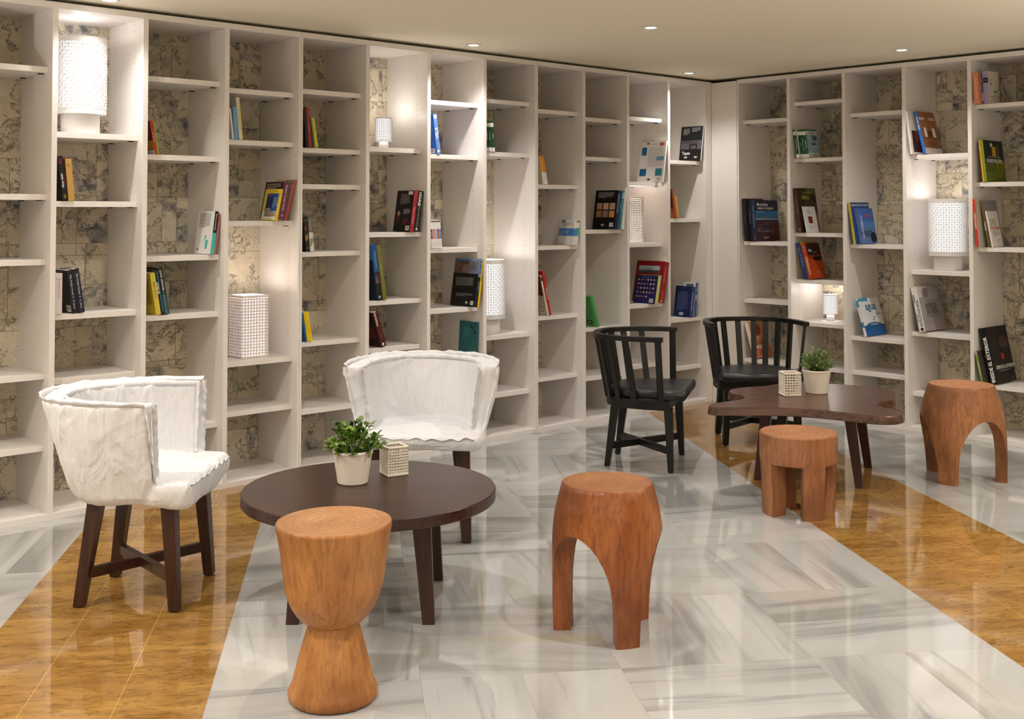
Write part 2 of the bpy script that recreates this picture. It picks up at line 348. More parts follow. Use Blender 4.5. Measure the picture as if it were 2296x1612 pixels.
# ---------------------------------------------------------------- shelf lamps
def lattice_cyl(r, z0, z1, nu, nv, th):
    bm = bmesh.new(); rows = []
    def P(u, v): a = 2*pi*u/nu; return (r*cos(a), r*sin(a), z0+(z1-z0)*v/nv)
    g = [[bm.verts.new(P(u, v)) for u in range(nu)] for v in range(nv+1)]
    for v in range(nv):
        for u in range(nu):
            A, B_, C_, D_ = g[v][u], g[v][(u+1) % nu], g[v+1][(u+1) % nu], g[v+1][u]
            if (u+v) % 2: bm.faces.new((A, B_, C_)); bm.faces.new((A, C_, D_))
            else: bm.faces.new((A, B_, D_)); bm.faces.new((B_, C_, D_))
    return bm
def wire(o, th):
    m = o.modifiers.new('wire', 'WIREFRAME'); m.thickness = th; m.use_even_offset = False; m.use_relative_offset = False; return o
def cyl_lamp(label, loc, zt, k=1., energy=.5):
    t = thing('table_lamp', label, 'lamp', (loc[0], loc[1], zt))
    r, rb, hb, hs = .121*k, .09*k, .103*k, .37*k
    bmobj('lamp_base', lathe([(0, 0), (rb-.003, 0), (rb, .003), (rb, hb-.004), (rb-.004, hb), (0, hb)], 56), LAMPW, t, True)
    sh = bmobj('lamp_shade', lathe([(r-.003, hb-.006), (r, hb-.006), (r, hb+.022), (r-.003, hb+.022), (r-.003, hb-.006)], 64), LAMPW, t)
    b = bmobj('upper_band', lathe([(r-.003, hb+hs-.026), (r, hb+hs-.026), (r, hb+hs), (r-.003, hb+hs), (r-.003, hb+hs-.026)], 64), LAMPW, sh)
    o = bmobj('pierced_screen', lattice_cyl(r-.0015, hb+.020, hb+hs-.024, 44, 20, .003), LAMPW, sh); wire(o, .0048*k)
    bmobj('diffuser', lathe([(r-.009, hb+.002), (r-.009, hb+hs-.012)], 48), GLOW, sh, True)
    bmobj('shade_floor', lathe([(0, hb+.001), (r-.004, hb+.001), (r-.004, hb-.004), (0, hb-.004)], 48), LAMPW, sh)
    ld = bpy.data.lights.new('bulb', 'POINT'); ld.energy = energy; ld.color = (1, .95, .93); ld.shadow_soft_size = .03
    lo = bpy.data.objects.new('bulb', ld); COL.objects.link(lo); lo.location = (0, 0, hb+hs-.01); lo.parent = t
def small_lamp(label, loc, zt, energy=2):
    t = thing('table_lamp', label, 'lamp', (loc[0], loc[1], zt))
    bmobj('lamp_base', lathe([(0, 0), (.030, 0), (.030, .008), (.027, .042), (0, .044)], 40), LAMPW, t, True)
    sh = bmobj('lamp_shade', lathe([(.050, .048), (.0535, .048), (.0525, .053), (.0495, .053), (.050, .048)], 48), LAMPW, t)
    bmobj('upper_band', lathe([(.0475, .182), (.051, .182), (.051, .188), (.0475, .188), (.0475, .182)], 48), LAMPW, sh)
    wire(bmobj('pierced_screen', lattice_cyl(.0508, .052, .184, 22, 12, .002), LAMPW, sh), .0032)
    bmobj('diffuser', lathe([(.0475, .050), (.0465, .184)], 40), GLOW, sh, True)
    ld = bpy.data.lights.new('bulb', 'POINT'); ld.energy = energy; ld.color = (1, .95, .90); ld.shadow_soft_size = .045
    lo = bpy.data.objects.new('bulb', ld); COL.objects.link(lo); lo.location = (0, 0, .19); lo.parent = t
def basket(w_, h, nx, nz, th, z0=0.):
    bm = bmesh.new(); a = w_/2
    cs = [(-a, -a), (a, -a), (a, a), (-a, a)]; rows = []
    for j in range(nz+1):
        row = []
        for k in range(4):
            p, q = cs[k], cs[(k+1) % 4]
            for i in range(nx):
                f = i/nx; off = .0
                row.append(bm.verts.new((p[0]+(q[0]-p[0])*f, p[1]+(q[1]-p[1])*f, z0+h*j/nz)))
        rows.append(row)
    n = len(rows[0])
    for A, B_ in zip(rows, rows[1:]):
        for i in range(n): bm.faces.new((A[i], A[(i+1) % n], B_[(i+1) % n], B_[i]))
    return bm
def square_lamp(label, loc, zt, rz, energy=3):
    t = thing('table_lamp', label, 'lamp', (loc[0], loc[1], zt), rz); w_, h = .155, .335
    sh = wire(bmobj('lamp_shade', basket(w_, h-.012, 9, 20, .01, .008), CERAM2, t, True), .0105)
    bxo('lamp_base', (-w_/2-.002, -w_/2-.002, 0, w_/2+.002, w_/2+.002, .012), CERAM2, t, .004)
    bm = bmesh.new(); q = w_/2
    for a, b in (((-q-.004, -q-.004), (q+.004, -q+.012)), ((-q-.004, q-.012), (q+.004, q+.004)), ((-q-.004, -q+.012), (-q+.012, q-.012)), ((q-.012, -q+.012), (q+.004, q-.012))):
        box(bm, a[0], a[1], h-.014, b[0], b[1], h)
    bmobj('upper_rim', bm, CERAM2, sh, bevel=.003)
    bm = bmesh.new(); q = w_/2-.009
    for k in range(4):
        c = [(-q, -q), (q, -q), (q, q), (-q, q)]; p, r = c[k], c[(k+1) % 4]
        bm.faces.new([bm.verts.new(v) for v in ((*p, .014), (*r, .014), (*r, h-.02), (*p, h-.02))])
    bmobj('diffuser', bm, GLOWW, sh)
    ld = bpy.data.lights.new('bulb', 'POINT'); ld.energy = energy; ld.color = (1, .88, .78); ld.shadow_soft_size = .03
    lo = bpy.data.objects.new('bulb', ld); COL.objects.link(lo); lo.location = (0, 0, h-.03); lo.parent = t
CERAM2 = NT('pinkish_white_ceramic', .35, .5).base(lin('#f3e9e4')).m
cyl_lamp('tall white pierced drum lamp glowing at the top of the left bookcase', (-2.115, 5.591), 1.797, 1., .5)
cyl_lamp('tall white pierced drum lamp half hidden behind an upright in the middle bookcase', (-.166, 7.369), .642, 1., .9)
cyl_lamp('tall white pierced drum lamp glowing in the right bookcase above the ESTILOS DE VIDA book', (2.846, 7.475), 1.039, .985, .9)
small_lamp('small white pierced lamp glowing near the top of the middle bookcase', (-.77, 6.845), 1.795, 1.)
small_lamp('small white pierced lamp glowing in the right bookcase behind the black chair and plant', (2.269, 8.172), .644, .8)
square_lamp('square woven ceramic lamp glowing low in the left bookcase', (-1.43, 6.216), .637, LA, 1.2)
square_lamp('square woven ceramic lamp glowing behind an upright below the white sea life book', (.835, 8.275), 1.197, LA, 1.2)

# ---------------------------------------------------------------- chairs
def U(a, b, cx, th, n=2.5):     # half superellipse opening towards +x, th in -90..90 deg ; th=0 is the back
    c, s_ = cos(th), sin(th)
    return (cx-a*abs(c)**(2/n), b*(1 if s_ > 0 else -1)*abs(s_)**(2/n))
def legs_and_stretcher(t, mat, feet, tops, ztop, sz):
    for (fx, fy), (tx, ty) in zip(feet, tops):
        bm = bmesh.new(); hexa(bm, rect(fx, fy, .004, sz[0], sz[1]), rect(tx, ty, ztop, sz[2], sz[3]))
        l = bmobj('leg', bm, mat, t, bevel=.002)
        bmobj('foot_pad', lathe([(0, 0), (.009, 0), (.009, .0045), (0, .0045)], 16), flat('#3c2c22'), l).location = (fx, fy, 0)
    for k, (i, j) in enumerate(((0, 3), (1, 2))):
        z = .115
        def at(q):
            f = (z-.004)/(ztop-.004); return Vector((feet[q][0]+(tops[q][0]-feet[q][0])*f, feet[q][1]+(tops[q][1]-feet[q][1])*f, z))
        bm = bmesh.new(); p, q = at(i), at(j)
        if k == 0: sweep(bm, [p, q], .026, .036)
        else: sweep(bm, [p, (p+q)/2, q], .026, .0358)
        bmobj('stretcher', bm, mat, t, bevel=.0015)
def black_chair(label, loc, rz, wide=.235):
    t = thing('armchair', label, 'chair', (*loc, 0), rz)
    feet = [(-.185, -.165), (-.185, .165), (.18, -wide+.01), (.18, wide-.01)]
    tops = [(-.14, -.15), (-.14, .15), (.165, -.215), (.165, .215)]
    legs_and_stretcher(t, BLACKW, feet, tops, .345, (.03, .034, .046, .046))
    N = 40
    bm = bmesh.new(); sweep(bm, [(*U(.36, .248, .165, radians(-90+180*i/N)), .364) for i in range(N+1)], .036, .052); bmobj('seat_frame', bm, BLACKW, t, bevel=.002)
    bm = bmesh.new(); sweep(bm, [(.165, -.262, .364), (.165, .262, .364)], .03, .052); bmobj('front_apron', bm, BLACKW, t, bevel=.002)
    rail = [(*U(.405, .300, .135, radians(-90+180*i/N)), .726) for i in range(N+1)]
    bm = bmesh.new(); sweep(bm, [(rail[0][0]+.012, rail[0][1], .726)]+rail+[(rail[-1][0]+.012, rail[-1][1], .726)], .037, .027); bmobj('back_rail', bm, BLACKW, t, bevel=.002)
    for i in range(11):
        th = [-88, -66, -47, -30, -15, 0, 15, 30, 47, 66, 88][i]
        x0, y0 = U(.375, .256, .165 if abs(th) < 80 else .155, radians(th)); x1, y1 = U(.405, .300, .135, radians(th))
        if abs(th) > 80: x1 += .012
        a = atan2(y1, x1-.0)
        bm = bmesh.new(); hexa(bm, rect(x0, y0, .375, .019, .034, a), rect(x1, y1, .716, .019, .034, a)); bmobj('back_slat', bm, BLACKW, t, bevel=.002)
    # cushion
    out = [U(.315, .238, .13, radians(-80+160*i/24), 2.8) for i in range(25)]
    out = [(.12, -.262), (.258, -.268)][::-1]+[(.10, -.245)]+out+[(.10, .245)]+[(.12, .262), (.258, .268)]
    bm = bmesh.new()
    loops = []
    for z, k in ((.392, .97), (.397, 1.), (.418, 1.006), (.434, .995), (.4415, .965), (.4445, .86), (.446, .5)):
        loops.append([bm.verts.new((.01+(x-.01)*k, y*k, z)) for x, y in out])
    n = len(out)
    for A, B_ in zip(loops, loops[1:]):
        for i in range(n): bm.faces.new((A[i], A[(i+1) % n], B_[(i+1) % n], B_[i]))
    bm.faces.new(loops[0][::-1]); bm.faces.new(loops[-1])
    c = bmobj('seat_cushion', bm, LEATHER, t, True)
    return t
black_chair('black slatted armchair with a black leather seat, left one, side on behind the three-legged stool', (.755, 6.545), radians(-15.5), .25)
black_chair('black slatted armchair with a black leather seat, facing forward behind the wavy table', (1.505, 7.20), radians(-82.4), .245)

def cover_mesh(seed):
    bm = bmesh.new(); N = 44
    def ring(a, b, cx, z): return [(*U(a, b, cx, radians(-90+180*i/N), 2.35), z) for i in range(N+1)]
    prof = []
    outer = [(.36, .25, .13, .372), (.385, .27, .125, .40), (.42, .295, .12, .50), (.455, .322, .115, .63), (.477, .335, .11, .72), (.479, .336, .11, .737)]
    inner = [(.469, .327, .11, .747), (.405, .262, .11, .740), (.395, .252, .11, .725), (.365, .242, .11, .60), (.335, .228, .11, .47), (.29, .20, .12, .40)]
    rows = [ring(*q) for q in outer+inner]
    V = [[bm.verts.new(p) for p in r] for r in rows]
    m = len(V)
    for k in range(m):
        A, B_ = V[k], V[(k+1) % m]
        for i in range(N): bm.faces.new((A[i], A[i+1], B_[i+1], B_[i]))
    bm.faces.new([V[k][0] for k in range(m)]); bm.faces.new([V[k][N] for k in range(m)][::-1])
    # seat slab
    out = [(.248, -.235), (.252, 0), (.248, .235), (.235, .268), (.13, .285), (-.05, .23), (-.19, .12), (-.22, 0), (-.19, -.12), (-.05, -.23), (.13, -.285), (.235, -.268)]
    lo = []
    for z, k in ((.372, .93), (.39, .975), (.435, 1.), (.458, .985), (.468, .93), (.463, .6)):
        lo.append([bm.verts.new((x*k, y*k, z)) for x, y in out])
    n = len(out)
    for A, B_ in zip(lo, lo[1:]):
        for i in range(n): bm.faces.new((A[i], A[(i+1) % n], B_[(i+1) % n], B_[i]))
    bm.faces.new(lo[0][::-1]); bm.faces.new(lo[-1])
    return bm
def cover_noise(p, sd):
    q = Vector((p[0]*4.2, p[1]*4.2, p[2]*2.6))+Vector((sd, 0, 0))
    a = noise.noise(q)*.006
    f = Vector((p[0]*2.2+sd, p[1]*2.2, p[2]*2.2)); wv = noise.noise(f)*3
    d = (p[0]*.7+p[1]*.6)*22-p[2]*11+wv*3.2
    r = (1-abs(sin(d)))**3*.0045*(.4+.6*abs(noise.noise(f*1.7)))
    r2 = (1-abs(sin((p[2]*30+p[0]*9+p[1]*11)+wv*4)))**4*.003*max(0, noise.noise(f*2.3+Vector((5, 5, 5)))+.15)
    r3 = (1-abs(sin(atan2(p[1], p[0]+.05)*7+wv*1.3)))**2*.0055*max(0, noise.noise(Vector((p[0]*3+sd, p[1]*3, 1.7)))+.45)*min(1, max(0, (p[2]-.44)*8))
    return a*1.5+r*1.3+r2*.8+r3
def white_chair(label, loc, rz, sd, hem=0.):
    t = thing('covered_armchair', label, 'chair', (*loc, 0), rz)
    feet = [(-.178, -.17), (-.178, .17), (.18, -.205), (.18, .205)]
    tops = [(-.125, -.145), (-.125, .145), (.15, -.185), (.15, .185)]
    legs_and_stretcher(t, WALNUTL, feet, tops, .40, (.036, .042, .05, .062))
    bm = cover_mesh(sd); me = bpy.data.meshes.new('fabric_cover'); bmesh.ops.recalc_face_normals(bm, faces=bm.faces); bm.to_mesh(me); bm.free()
    tmp = bpy.data.objects.new('tmp', me); COL.objects.link(tmp)
    r = tmp.modifiers.new('r', 'REMESH'); r.mode = 'VOXEL'; r.voxel_size = .0085; r.use_smooth_shade = True
    s = tmp.modifiers.new('s', 'SMOOTH'); s.factor = .6; s.iterations = 7
    dg = bpy.context.evaluated_depsgraph_get(); me2 = bpy.data.meshes.new_from_object(tmp.evaluated_get(dg)); bpy.data.objects.remove(tmp); bpy.data.meshes.remove(me)
    me2.name = 'fabric_cover'
    co = [v.co.copy() for v in me2.vertices]; nr = [v.normal.copy() for v in me2.vertices]
    for v, c, n_ in zip(me2.vertices, co, nr):
        v.co = c+n_*cover_noise(c, sd)
        if c.z < .44: v.co.z += hem*min(1, (.44-c.z)/.05)
        if c.z < .40: v.co.z += noise.noise(Vector((c.x*4.5, c.y*4.5, sd)))*.024
    c = link('fabric_cover', me2, LINEN, t)
    s = c.modifiers.new('sub', 'SUBSURF'); s.levels = 1; s.render_levels = 1
    for p in me2.polygons: p.use_smooth = True
    # raw-edged flange seams
    N = 150; random.seed(sd)
    def ribbon(path, nrm, h):
        bm = bmesh.new(); prev = None; L = len(path)
        for i, p in enumerate(path):
            p = Vector(p); nn = Vector(nrm(i, p)).normalized(); w1 = noise.noise(Vector((i*.19, sd, 0))); w2 = noise.noise(Vector((i*.23, sd, 9)))
            tan = (Vector(path[min(i+1, L-1)])-Vector(path[max(i-1, 0)])).normalized(); side = tan.cross(nn).normalized()
            a = bm.verts.new(p-nn*.008+side*.0015); b = bm.verts.new(p+nn*(h*(1+.5*w1))+side*(.010*w2)); b2 = bm.verts.new(b.co-side*.002); a2 = bm.verts.new(a.co-side*.003)
            if prev:
                for q in range(4): bm.faces.new((prev[q], prev[(q+1) % 4], [a, b, b2, a2][(q+1) % 4], [a, b, b2, a2][q]))
            prev = [a, b, b2, a2]
        return bmobj('ruffled_seam', bm, LINEN, c, True)
    top = [(*U(.479, .336, .11, radians(-90+180*i/N), 2.35), .745) for i in range(N+1)]
    ribbon(top, lambda i, p: (p.x*.5, p.y*.9, .35), .012)
    inn = [(*U(.396, .253, .11, radians(-90+180*i/N), 2.35), .735) for i in range(N+1)]
    ribbon(inn, lambda i, p: (-p.x*.3, -p.y*.6, .5), .009)
    for sgn in (-1, 1):
        ribbon([(.112+.018*(1-i/60)*1, sgn*(.253+.083*(i/60)), .39+.350*i/60) for i in range(61)], lambda i, p: (1, sgn*.7, 0), .012)
        ribbon([(.115, sgn*(.222+.031*(i/50)), .475+.262*i/50) for i in range(51)], lambda i, p: (1, -sgn*.5, 0), .009)
    ribbon([(.246, -.24+.48*i/60, .452+.004*sin(i*.7)) for i in range(61)], lambda i, p: (1, 0, .25), .007)
    return t
white_chair('armchair under a rumpled white linen cover, seen from its side at the left', (-1.372, 4.322), radians(-2), 3.3)
white_chair('armchair under a rumpled white linen cover, facing forward behind the round table', (-.395, 5.14), radians(-91.5), 8.7, .025)

# ---------------------------------------------------------------- round table
t = thing('coffee_table', 'round dark walnut coffee table with four splayed legs and a plant on it', 'table', (-.522, 4.225, 0))
bmobj('table_top', lathe([(0, .368), (.44, .368), (.459, .3685), (.462, .372), (.462, .406), (.4595, .41), (0, .41)], 96), WALNUT, t)
for sx, sy in ((-1, -1), (1, -1), (1, 1), (-1, 1)):
    bm = bmesh.new(); hexa(bm, rect(sx*.235, sy*.235, 0, .042, .036), rect(sx*.205, sy*.205, .3675, .066, .046)); bmobj('leg', bm, WALNUTL, t, bevel=.0015)
for k in (-1, 1):
    bm = bmesh.new(); sweep(bm, [(-.2, -.2*k, .345), (.2, .2*k, .345)], .03, .0445 if k > 0 else .044); bmobj('under_frame', bm, WALNUTL, t)

# ---------------------------------------------------------------- wavy table
OUT = [(1.008, 5.892), (1.011, 5.828), (1.112, 5.823), (1.22, 5.819), (1.327, 5.815), (1.431, 5.798), (1.528, 5.756), (1.618, 5.695), (1.691, 5.63), (1.76, 5.583), (1.817, 5.568), (1.871, 5.583), (1.911, 5.63), (1.922, 5.69), (1.911, 5.75), (1.885, 5.819), (1.868, 5.879), (1.868, 5.923), (1.9, 5.967), (1.957, 6.017), (2.016, 6.085), (2.065, 6.189), (2.1, 6.32), (2.1, 6.439), (2.057, 6.51), (1.946, 6.575), (1.832, 6.625), (1.745, 6.662), (1.648, 6.675), (1.56, 6.65), (1.499, 6.592), (1.451, 6.544), (1.365, 6.515), (1.274, 6.47), (1.219, 6.41), (1.196, 6.337), (1.205, 6.27), (1.238, 6.222), (1.255, 6.161), (1.237, 6.105), (1.185, 6.048), (1.107, 5.994), (1.04, 5.945)]
def smooth(P, n):
    for _ in range(n):
        q = []
        for i, p in enumerate(P):
            r = P[(i+1) % len(P)]; q += [(p[0]*.75+r[0]*.25, p[1]*.75+r[1]*.25), (p[0]*.25+r[0]*.75, p[1]*.25+r[1]*.75)]
        P = q
    return P
t = thing('coffee_table', 'wavy free-form brown wood coffee table with splayed legs, on the right', 'table', (1.55, 6.15, 0))
P2 = [(x-1.55, y-6.15) for x, y in smooth(OUT, 3)]
def off(P, d):
    o = []; n = len(P)
    for i in range(n):
        a, b = Vector(P[i-2]), Vector(P[(i+2) % n]); e = (b-a).normalized(); o.append((P[i][0]+e.y*d, P[i][1]-e.x*d))
    return o
bm = bmesh.new(); L = []
for z, d in ((.388, .0), (.389, .009), (.392, .0105), (.426, .003), (.4295, .0005), (.430, -.003)): L.append([bm.verts.new((x, y, z)) for x, y in off(P2, d)])
for A, B_ in zip(L, L[1:]):
    for i in range(len(A)): bm.faces.new((A[i], A[(i+1) % len(A)], B_[(i+1) % len(A)], B_[i]))
f1 = bm.faces.new(L[0][::-1]); f2 = bm.faces.new(L[-1]); bmesh.ops.triangulate(bm, faces=[f1, f2])
bmobj('table_top', bm, TT2, t)
for (fx, fy), (tx, ty) in zip(((-.245, -.04), (.24, -.215), (.43, .25), (-.02, .43)), ((-.19, -.03), (.205, -.165), (.36, .19), (-.01, .36))):
    a = atan2(fy, fx); bm = bmesh.new(); hexa(bm, rect(fx, fy, 0, .040, .040, -.35), rect(tx, ty, .3875, .058, .062, -.35)); bmobj('leg', bm, WALNUTL, t, bevel=.0015)
for p, q in (((-.19, -.03), (.36, .19)), ((.205, -.165), (-.01, .36))):
    bm = bmesh.new(); sweep(bm, [(*p, .3625), (*q, .3625)], .045, .049 if p[0] < 0 else .0485); bmobj('under_frame', bm, WALNUTL, t)

# ---------------------------------------------------------------- wooden stools
HONEY = mat_wood('honey_teak', lin('#bb834a'), lin('#a66b36'), lin('#7a4822'), 1., .42)
HONEYT = mat_wood('honey_teak_end_grain', lin('#c08f60'), lin('#b27f50'), lin('#8a5d3a'), 1., .5, True)
RED = mat_wood('red_brown_teak', lin('#a86436'), lin('#8b4b22'), lin('#5c3016'), 1.1, .33, bump=.25)
REDT = mat_wood('red_brown_end_grain', lin('#a9703f'), lin('#96602f'), lin('#744620'), 1., .45, True)
TAN = mat_wood('rough_tan_teak', lin('#b07a55'), lin('#96603c'), lin('#6e4226'), .9, .6, bump=.5)
TANT = mat_wood('tan_end_grain', lin('#b98258'), lin('#a8714a'), lin('#8a5734'), .7, .6, True)
t = thing('stool', 'honey wood stool with a cup-shaped seat on a flared foot, front centre', 'stool', (-.523, 3.388, 0))
def fac(a, z):
    n = 24; return 1-.022*(1-cos((a % (2*pi/n))*n-pi))*.5+noise.noise(Vector((cos(a)*1.3, sin(a)*1.3, z*6)))*.012
def smo(a, z): return 1+noise.noise(Vector((cos(a)*1.2, sin(a)*1.2, z*4)))*.022
pr = [(0, 0), (.118, 0), (.127, .004), (.1315, .014), (.131, .026), (.119, .055), (.107, .10), (.096, .14), (.086, .175), (.077, .205), (.073, .218)]
pf = []
for (r0, z0), (r1, z1) in zip(pr, pr[1:]):
    for k in range(3): pf.append((r0+(r1-r0)*k/3, z0+(z1-z0)*k/3))
pf.append((.073, .223)); pf.append((0, .223))
bmobj('flared_foot', lathe(pf, 144, fac), HONEY, t, True)
pc = [(0, .212), (.05, .213), (.074, .219), (.091, .230), (.108, .247), (.121, .267), (.132, .290), (.1405, .317), (.1455, .345), (.150, .382), (.157, .43), (.165, .476), (.1695, .500), (.1695, .507), (.166, .512)]
seat = bmobj('seat', lathe(pc+[(0, .512)], 96, smo), HONEY, t, True)
m = seat.data; m.materials.append(HONEYT)
for p in m.polygons:
    if all(m.vertices[v].co.z > .510 for v in p.vertices): p.material_index = 1; p.use_smooth = False
def arched(name, label, loc, hgt, rprof, legs, hw, A, roof, thick, mats, expo=1., wob=.012, tag_='stool', step_=False, seed=0., inner=None):
    t = thing('stool', label, 'stool', (*loc, 0)); n = len(legs)
    cols = []
    for k in range(n):
        a0 = legs[k]; a1 = legs[(k+1) % n]+(2*pi if k == n-1 else 0)
        w_ = (a1-a0-2*hw)/2; mid = (a0+a1)/2
        for i in range(7): cols.append((a0-hw+2*hw*i/7+ (1e-5 if i == 0 else 0), 0.))
        if step_:
            cols.append((a0+hw, 0.))
            for i in range(9): cols.append((a0+hw+(a1-hw-a0-hw)*i/8, A))
        else:
            M_ = 20
            for i in range(0, M_): ph = -pi/2+pi*i/M_; cols.append((mid+w_*sin(ph), A*cos(ph)**expo if i else 0.))
    bm = bmesh.new()
    def R(a, z):
        for (z0, r0), (z1, r1) in zip(rprof, rprof[1:]):
            if z <= z1: break
        f = (z-z0)/(z1-z0); f = min(max(f, 0), 1)
        return (r0+(r1-r0)*f)*(1+noise.noise(Vector((cos(a)*1.4+seed, sin(a)*1.4, z*3)))*wob*2)
    NO, NI = 16, 7; O_ = []; I_ = []
    for a, zb in cols:
        O_.append([bm.verts.new((R(a, z)*cos(a), R(a, z)*sin(a), z)) for z in [zb+(hgt-.006-zb)*j/NO for j in range(NO+1)]])
        I_.append([bm.verts.new(((R(a, z)-thick)*cos(a), (R(a, z)-thick)*sin(a), z)) for z in [zb+(roof-zb)*j/NI for j in range(NI+1)]])
    n_ = len(cols)
    for i in range(n_):
        j = (i+1) % n_
        for k in range(NO): bm.faces.new((O_[i][k], O_[j][k], O_[j][k+1], O_[i][k+1]))
        for k in range(NI): bm.faces.new((I_[i][k+1], I_[j][k+1], I_[j][k], I_[i][k]))
        bm.faces.new((I_[i][0], I_[j][0], O_[j][0], O_[i][0]))
    bm.faces.new([c[-1] for c in I_][::-1])
    rim = [bm.verts.new((v[-1].co.x*.965, v[-1].co.y*.965, hgt)) for v in O_]
    tp = [bm.verts.new((v.co.x*.5, v.co.y*.5, hgt-.001)) for v in rim]
    for i in range(n_):
        j = (i+1) % n_
        bm.faces.new((O_[i][-1], O_[j][-1], rim[j], rim[i])); bm.faces.new((rim[i], rim[j], tp[j], tp[i])).material_index = 1
    bm.faces.new(tp).material_index = 1
    bmesh.ops.remove_doubles(bm, verts=bm.verts, dist=1e-6)
    o = bmobj('carved_body', bm, list(mats), t, True)
    if hasattr(o.data, 'set_sharp_from_angle'): o.data.set_sharp_from_angle(angle=radians(38))
    return t
arched('stool', 'carved reddish wood stool with arched openings and three legs, centre of the floor', (.325, 3.93), .50,
       [(0, .183), (.12, .188), (.22, .190), (.30, .190), (.36, .186), (.42, .176), (.465, .163), (.50, .154)], [radians(-73), radians(47), radians(170)], radians(13), .350, .39, .06, (RED, REDT), .8, .010, seed=2.)
arched('stool', 'carved brown wood stool with arched openings, beside the right bookcase', (2.405, 6.15), .50,
       [(0, .222), (.12, .226), (.22, .224), (.30, .216), (.36, .206), (.42, .192), (.465, .178), (.50, .166)], [radians(-130), radians(-22), radians(112)], radians(12.5), .335, .39, .055, (mat_wood('brown_teak', lin('#ad7448'), lin('#8f5a34'), lin('#5f3920'), 1.1, .5, bump=.35), TANT), .8, .012, seed=6.)
arched('stool', 'rough tan wood drum stool on four thick block legs, before the wavy table', (1.355, 5.45), .38,
       [(0, .168), (.13, .170), (.24, .174), (.255, .18), (.38, .181)], [radians(15), radians(102), radians(195), radians(282)], radians(19), .245, .246, .085, (TAN, TANT), 1., .012, step_=True, seed=4.)

# ---------------------------------------------------------------- pots, plants, holders
POTM = NT('cream_ribbed_clay', .55, .3); _v = POTM.obj(); _w = POTM.n('TexWave', {0: _v, 1: 62., 2: .8, 3: 2., 4: 3.}, bands_direction='Z'); POTM.base(POTM.mix(POTM.M('MULTIPLY', _w, .35), lin('#ebe2d4'), lin('#c9bba6'))); POTM = POTM.m
SOIL = NT('dark_soil', .95, .1).base(lin('#241a12')).m
def leafmat(n, a, b):
    s = NT(n, .4, .4); v = s.obj(); s.base(s.mix(s.step(s.noise(v, 24, 2), .35, .65), lin(a), lin(b))); s.b.inputs['Subsurface Weight'].default_value = .0; return s.m
LEAF1 = leafmat('dark_green_leaf', '#34521c', '#86a440'); LEAF2 = leafmat('pale_green_leaf', '#6f8a4e', '#b3c48a'); STEM = flat('#4f5d2c', .6)
def leaf(bm, p, d, up, L, w_, fold=.25):
    d = d.normalized(); s = d.cross(up)
    if s.length < 1e-3: s = Vector((1, 0, 0))
    s.normalize(); n_ = s.cross(d)
    c = [p, p+d*L*.35+s*w_*.5+n_*fold*w_, p+d*L*.8+s*w_*.4+n_*fold*w_*.8, p+d*L, p+d*L*.8-s*w_*.4+n_*fold*w_*.8, p+d*L*.35-s*w_*.5+n_*fold*w_]
    v = [bm.verts.new(x) for x in c]; m1 = bm.verts.new(p+d*L*.35); m2 = bm.verts.new(p+d*L*.8)
    for f in ((0, 1, m1), (0, m1, 5)): bm.faces.new([v[i] if isinstance(i, int) else i for i in f])
    bm.faces.new((v[1], v[2], m2, m1)); bm.faces.new((m1, m2, v[4], v[5])); bm.faces.new((v[2], v[3], m2)); bm.faces.new((m2, v[3], v[4]))
def plant(label, loc, z, k, kind, seed):
    random.seed(seed)
    t = thing('potted_plant', label, 'plant', (*loc, z)); h = .122*k
    ribs = [((.056+(.0715-.056)*j/52)*k+(.0007 if j % 2 else -.0005), .003+(h-.016)*j/52) for j in range(53)]
    bmobj('pot', lathe([(0, 0), (.054*k, 0)]+ribs+[(.0735*k, h-.011), (.0745*k, h), (.069*k, h), (.067*k, h-.012), (0, h-.014)], 64), POTM, t, True)
    bmobj('soil', lathe([(0, h-.010), (.066*k, h-.012), (.066*k, h-.016), (0, h-.016)], 32), SOIL, t)
    bm = bmesh.new(); bs = bmesh.new(); base = Vector((0, 0, h-.012))
    ns = 62 if kind == 0 else 210
    for i in range(ns):
        a = random.uniform(0, 2*pi); el = math.acos(random.uniform(.02, 1)) if kind == 0 else math.acos(random.uniform(.05, 1)); R_ = random.uniform(.085, .125) if kind == 0 else random.uniform(.075, .105)
        if kind == 0 and random.random() < .12: R_ *= 1.18
        d = Vector((sin(el)*cos(a), sin(el)*sin(a), cos(el)*(.95 if kind == 0 else 1.05))); p0 = base+Vector((d.x*.02, d.y*.02, 0)); p1 = base+Vector((d.x*R_, d.y*R_, d.z*R_+(.004 if kind == 0 else .02)))
        mid = (p0+p1)/2+Vector((0, 0, .012))
        pts = [p0*(1-u)**2+mid*(2*u*(1-u))+p1*u*u for u in [j/6 for j in range(7)]]
        sweep(bs, pts, .0014, .0014, up=Vector((.1, .2, 1)))
        nl = 10 if kind == 0 else 20
        for j in range(nl):
            u = .38+.62*j/(nl-1); q = p0*(1-u)**2+mid*(2*u*(1-u))+p1*u*u
            ax = (p1-p0).normalized(); rv = Vector((random.uniform(-1, 1), random.uniform(-1, 1), random.uniform(-.6, 1))); dd = (ax*.55+rv).normalized()
            if kind == 0: leaf(bm, q, dd, Vector((random.uniform(-.3, .3), random.uniform(-.3, .3), 1)), random.uniform(.016, .025), random.uniform(.014, .021), .12)
            else: leaf(bm, q, dd, Vector((0, .2, 1)), random.uniform(.006, .010), random.uniform(.004, .006))
    bmobj('foliage', bm, LEAF1 if kind == 0 else LEAF2, t); bmobj('stems', bs, STEM, t)
plant('bushy dark green plant in a cream ribbed pot on the round table', (-.594, 4.295), .4105, 1., 0, 5)
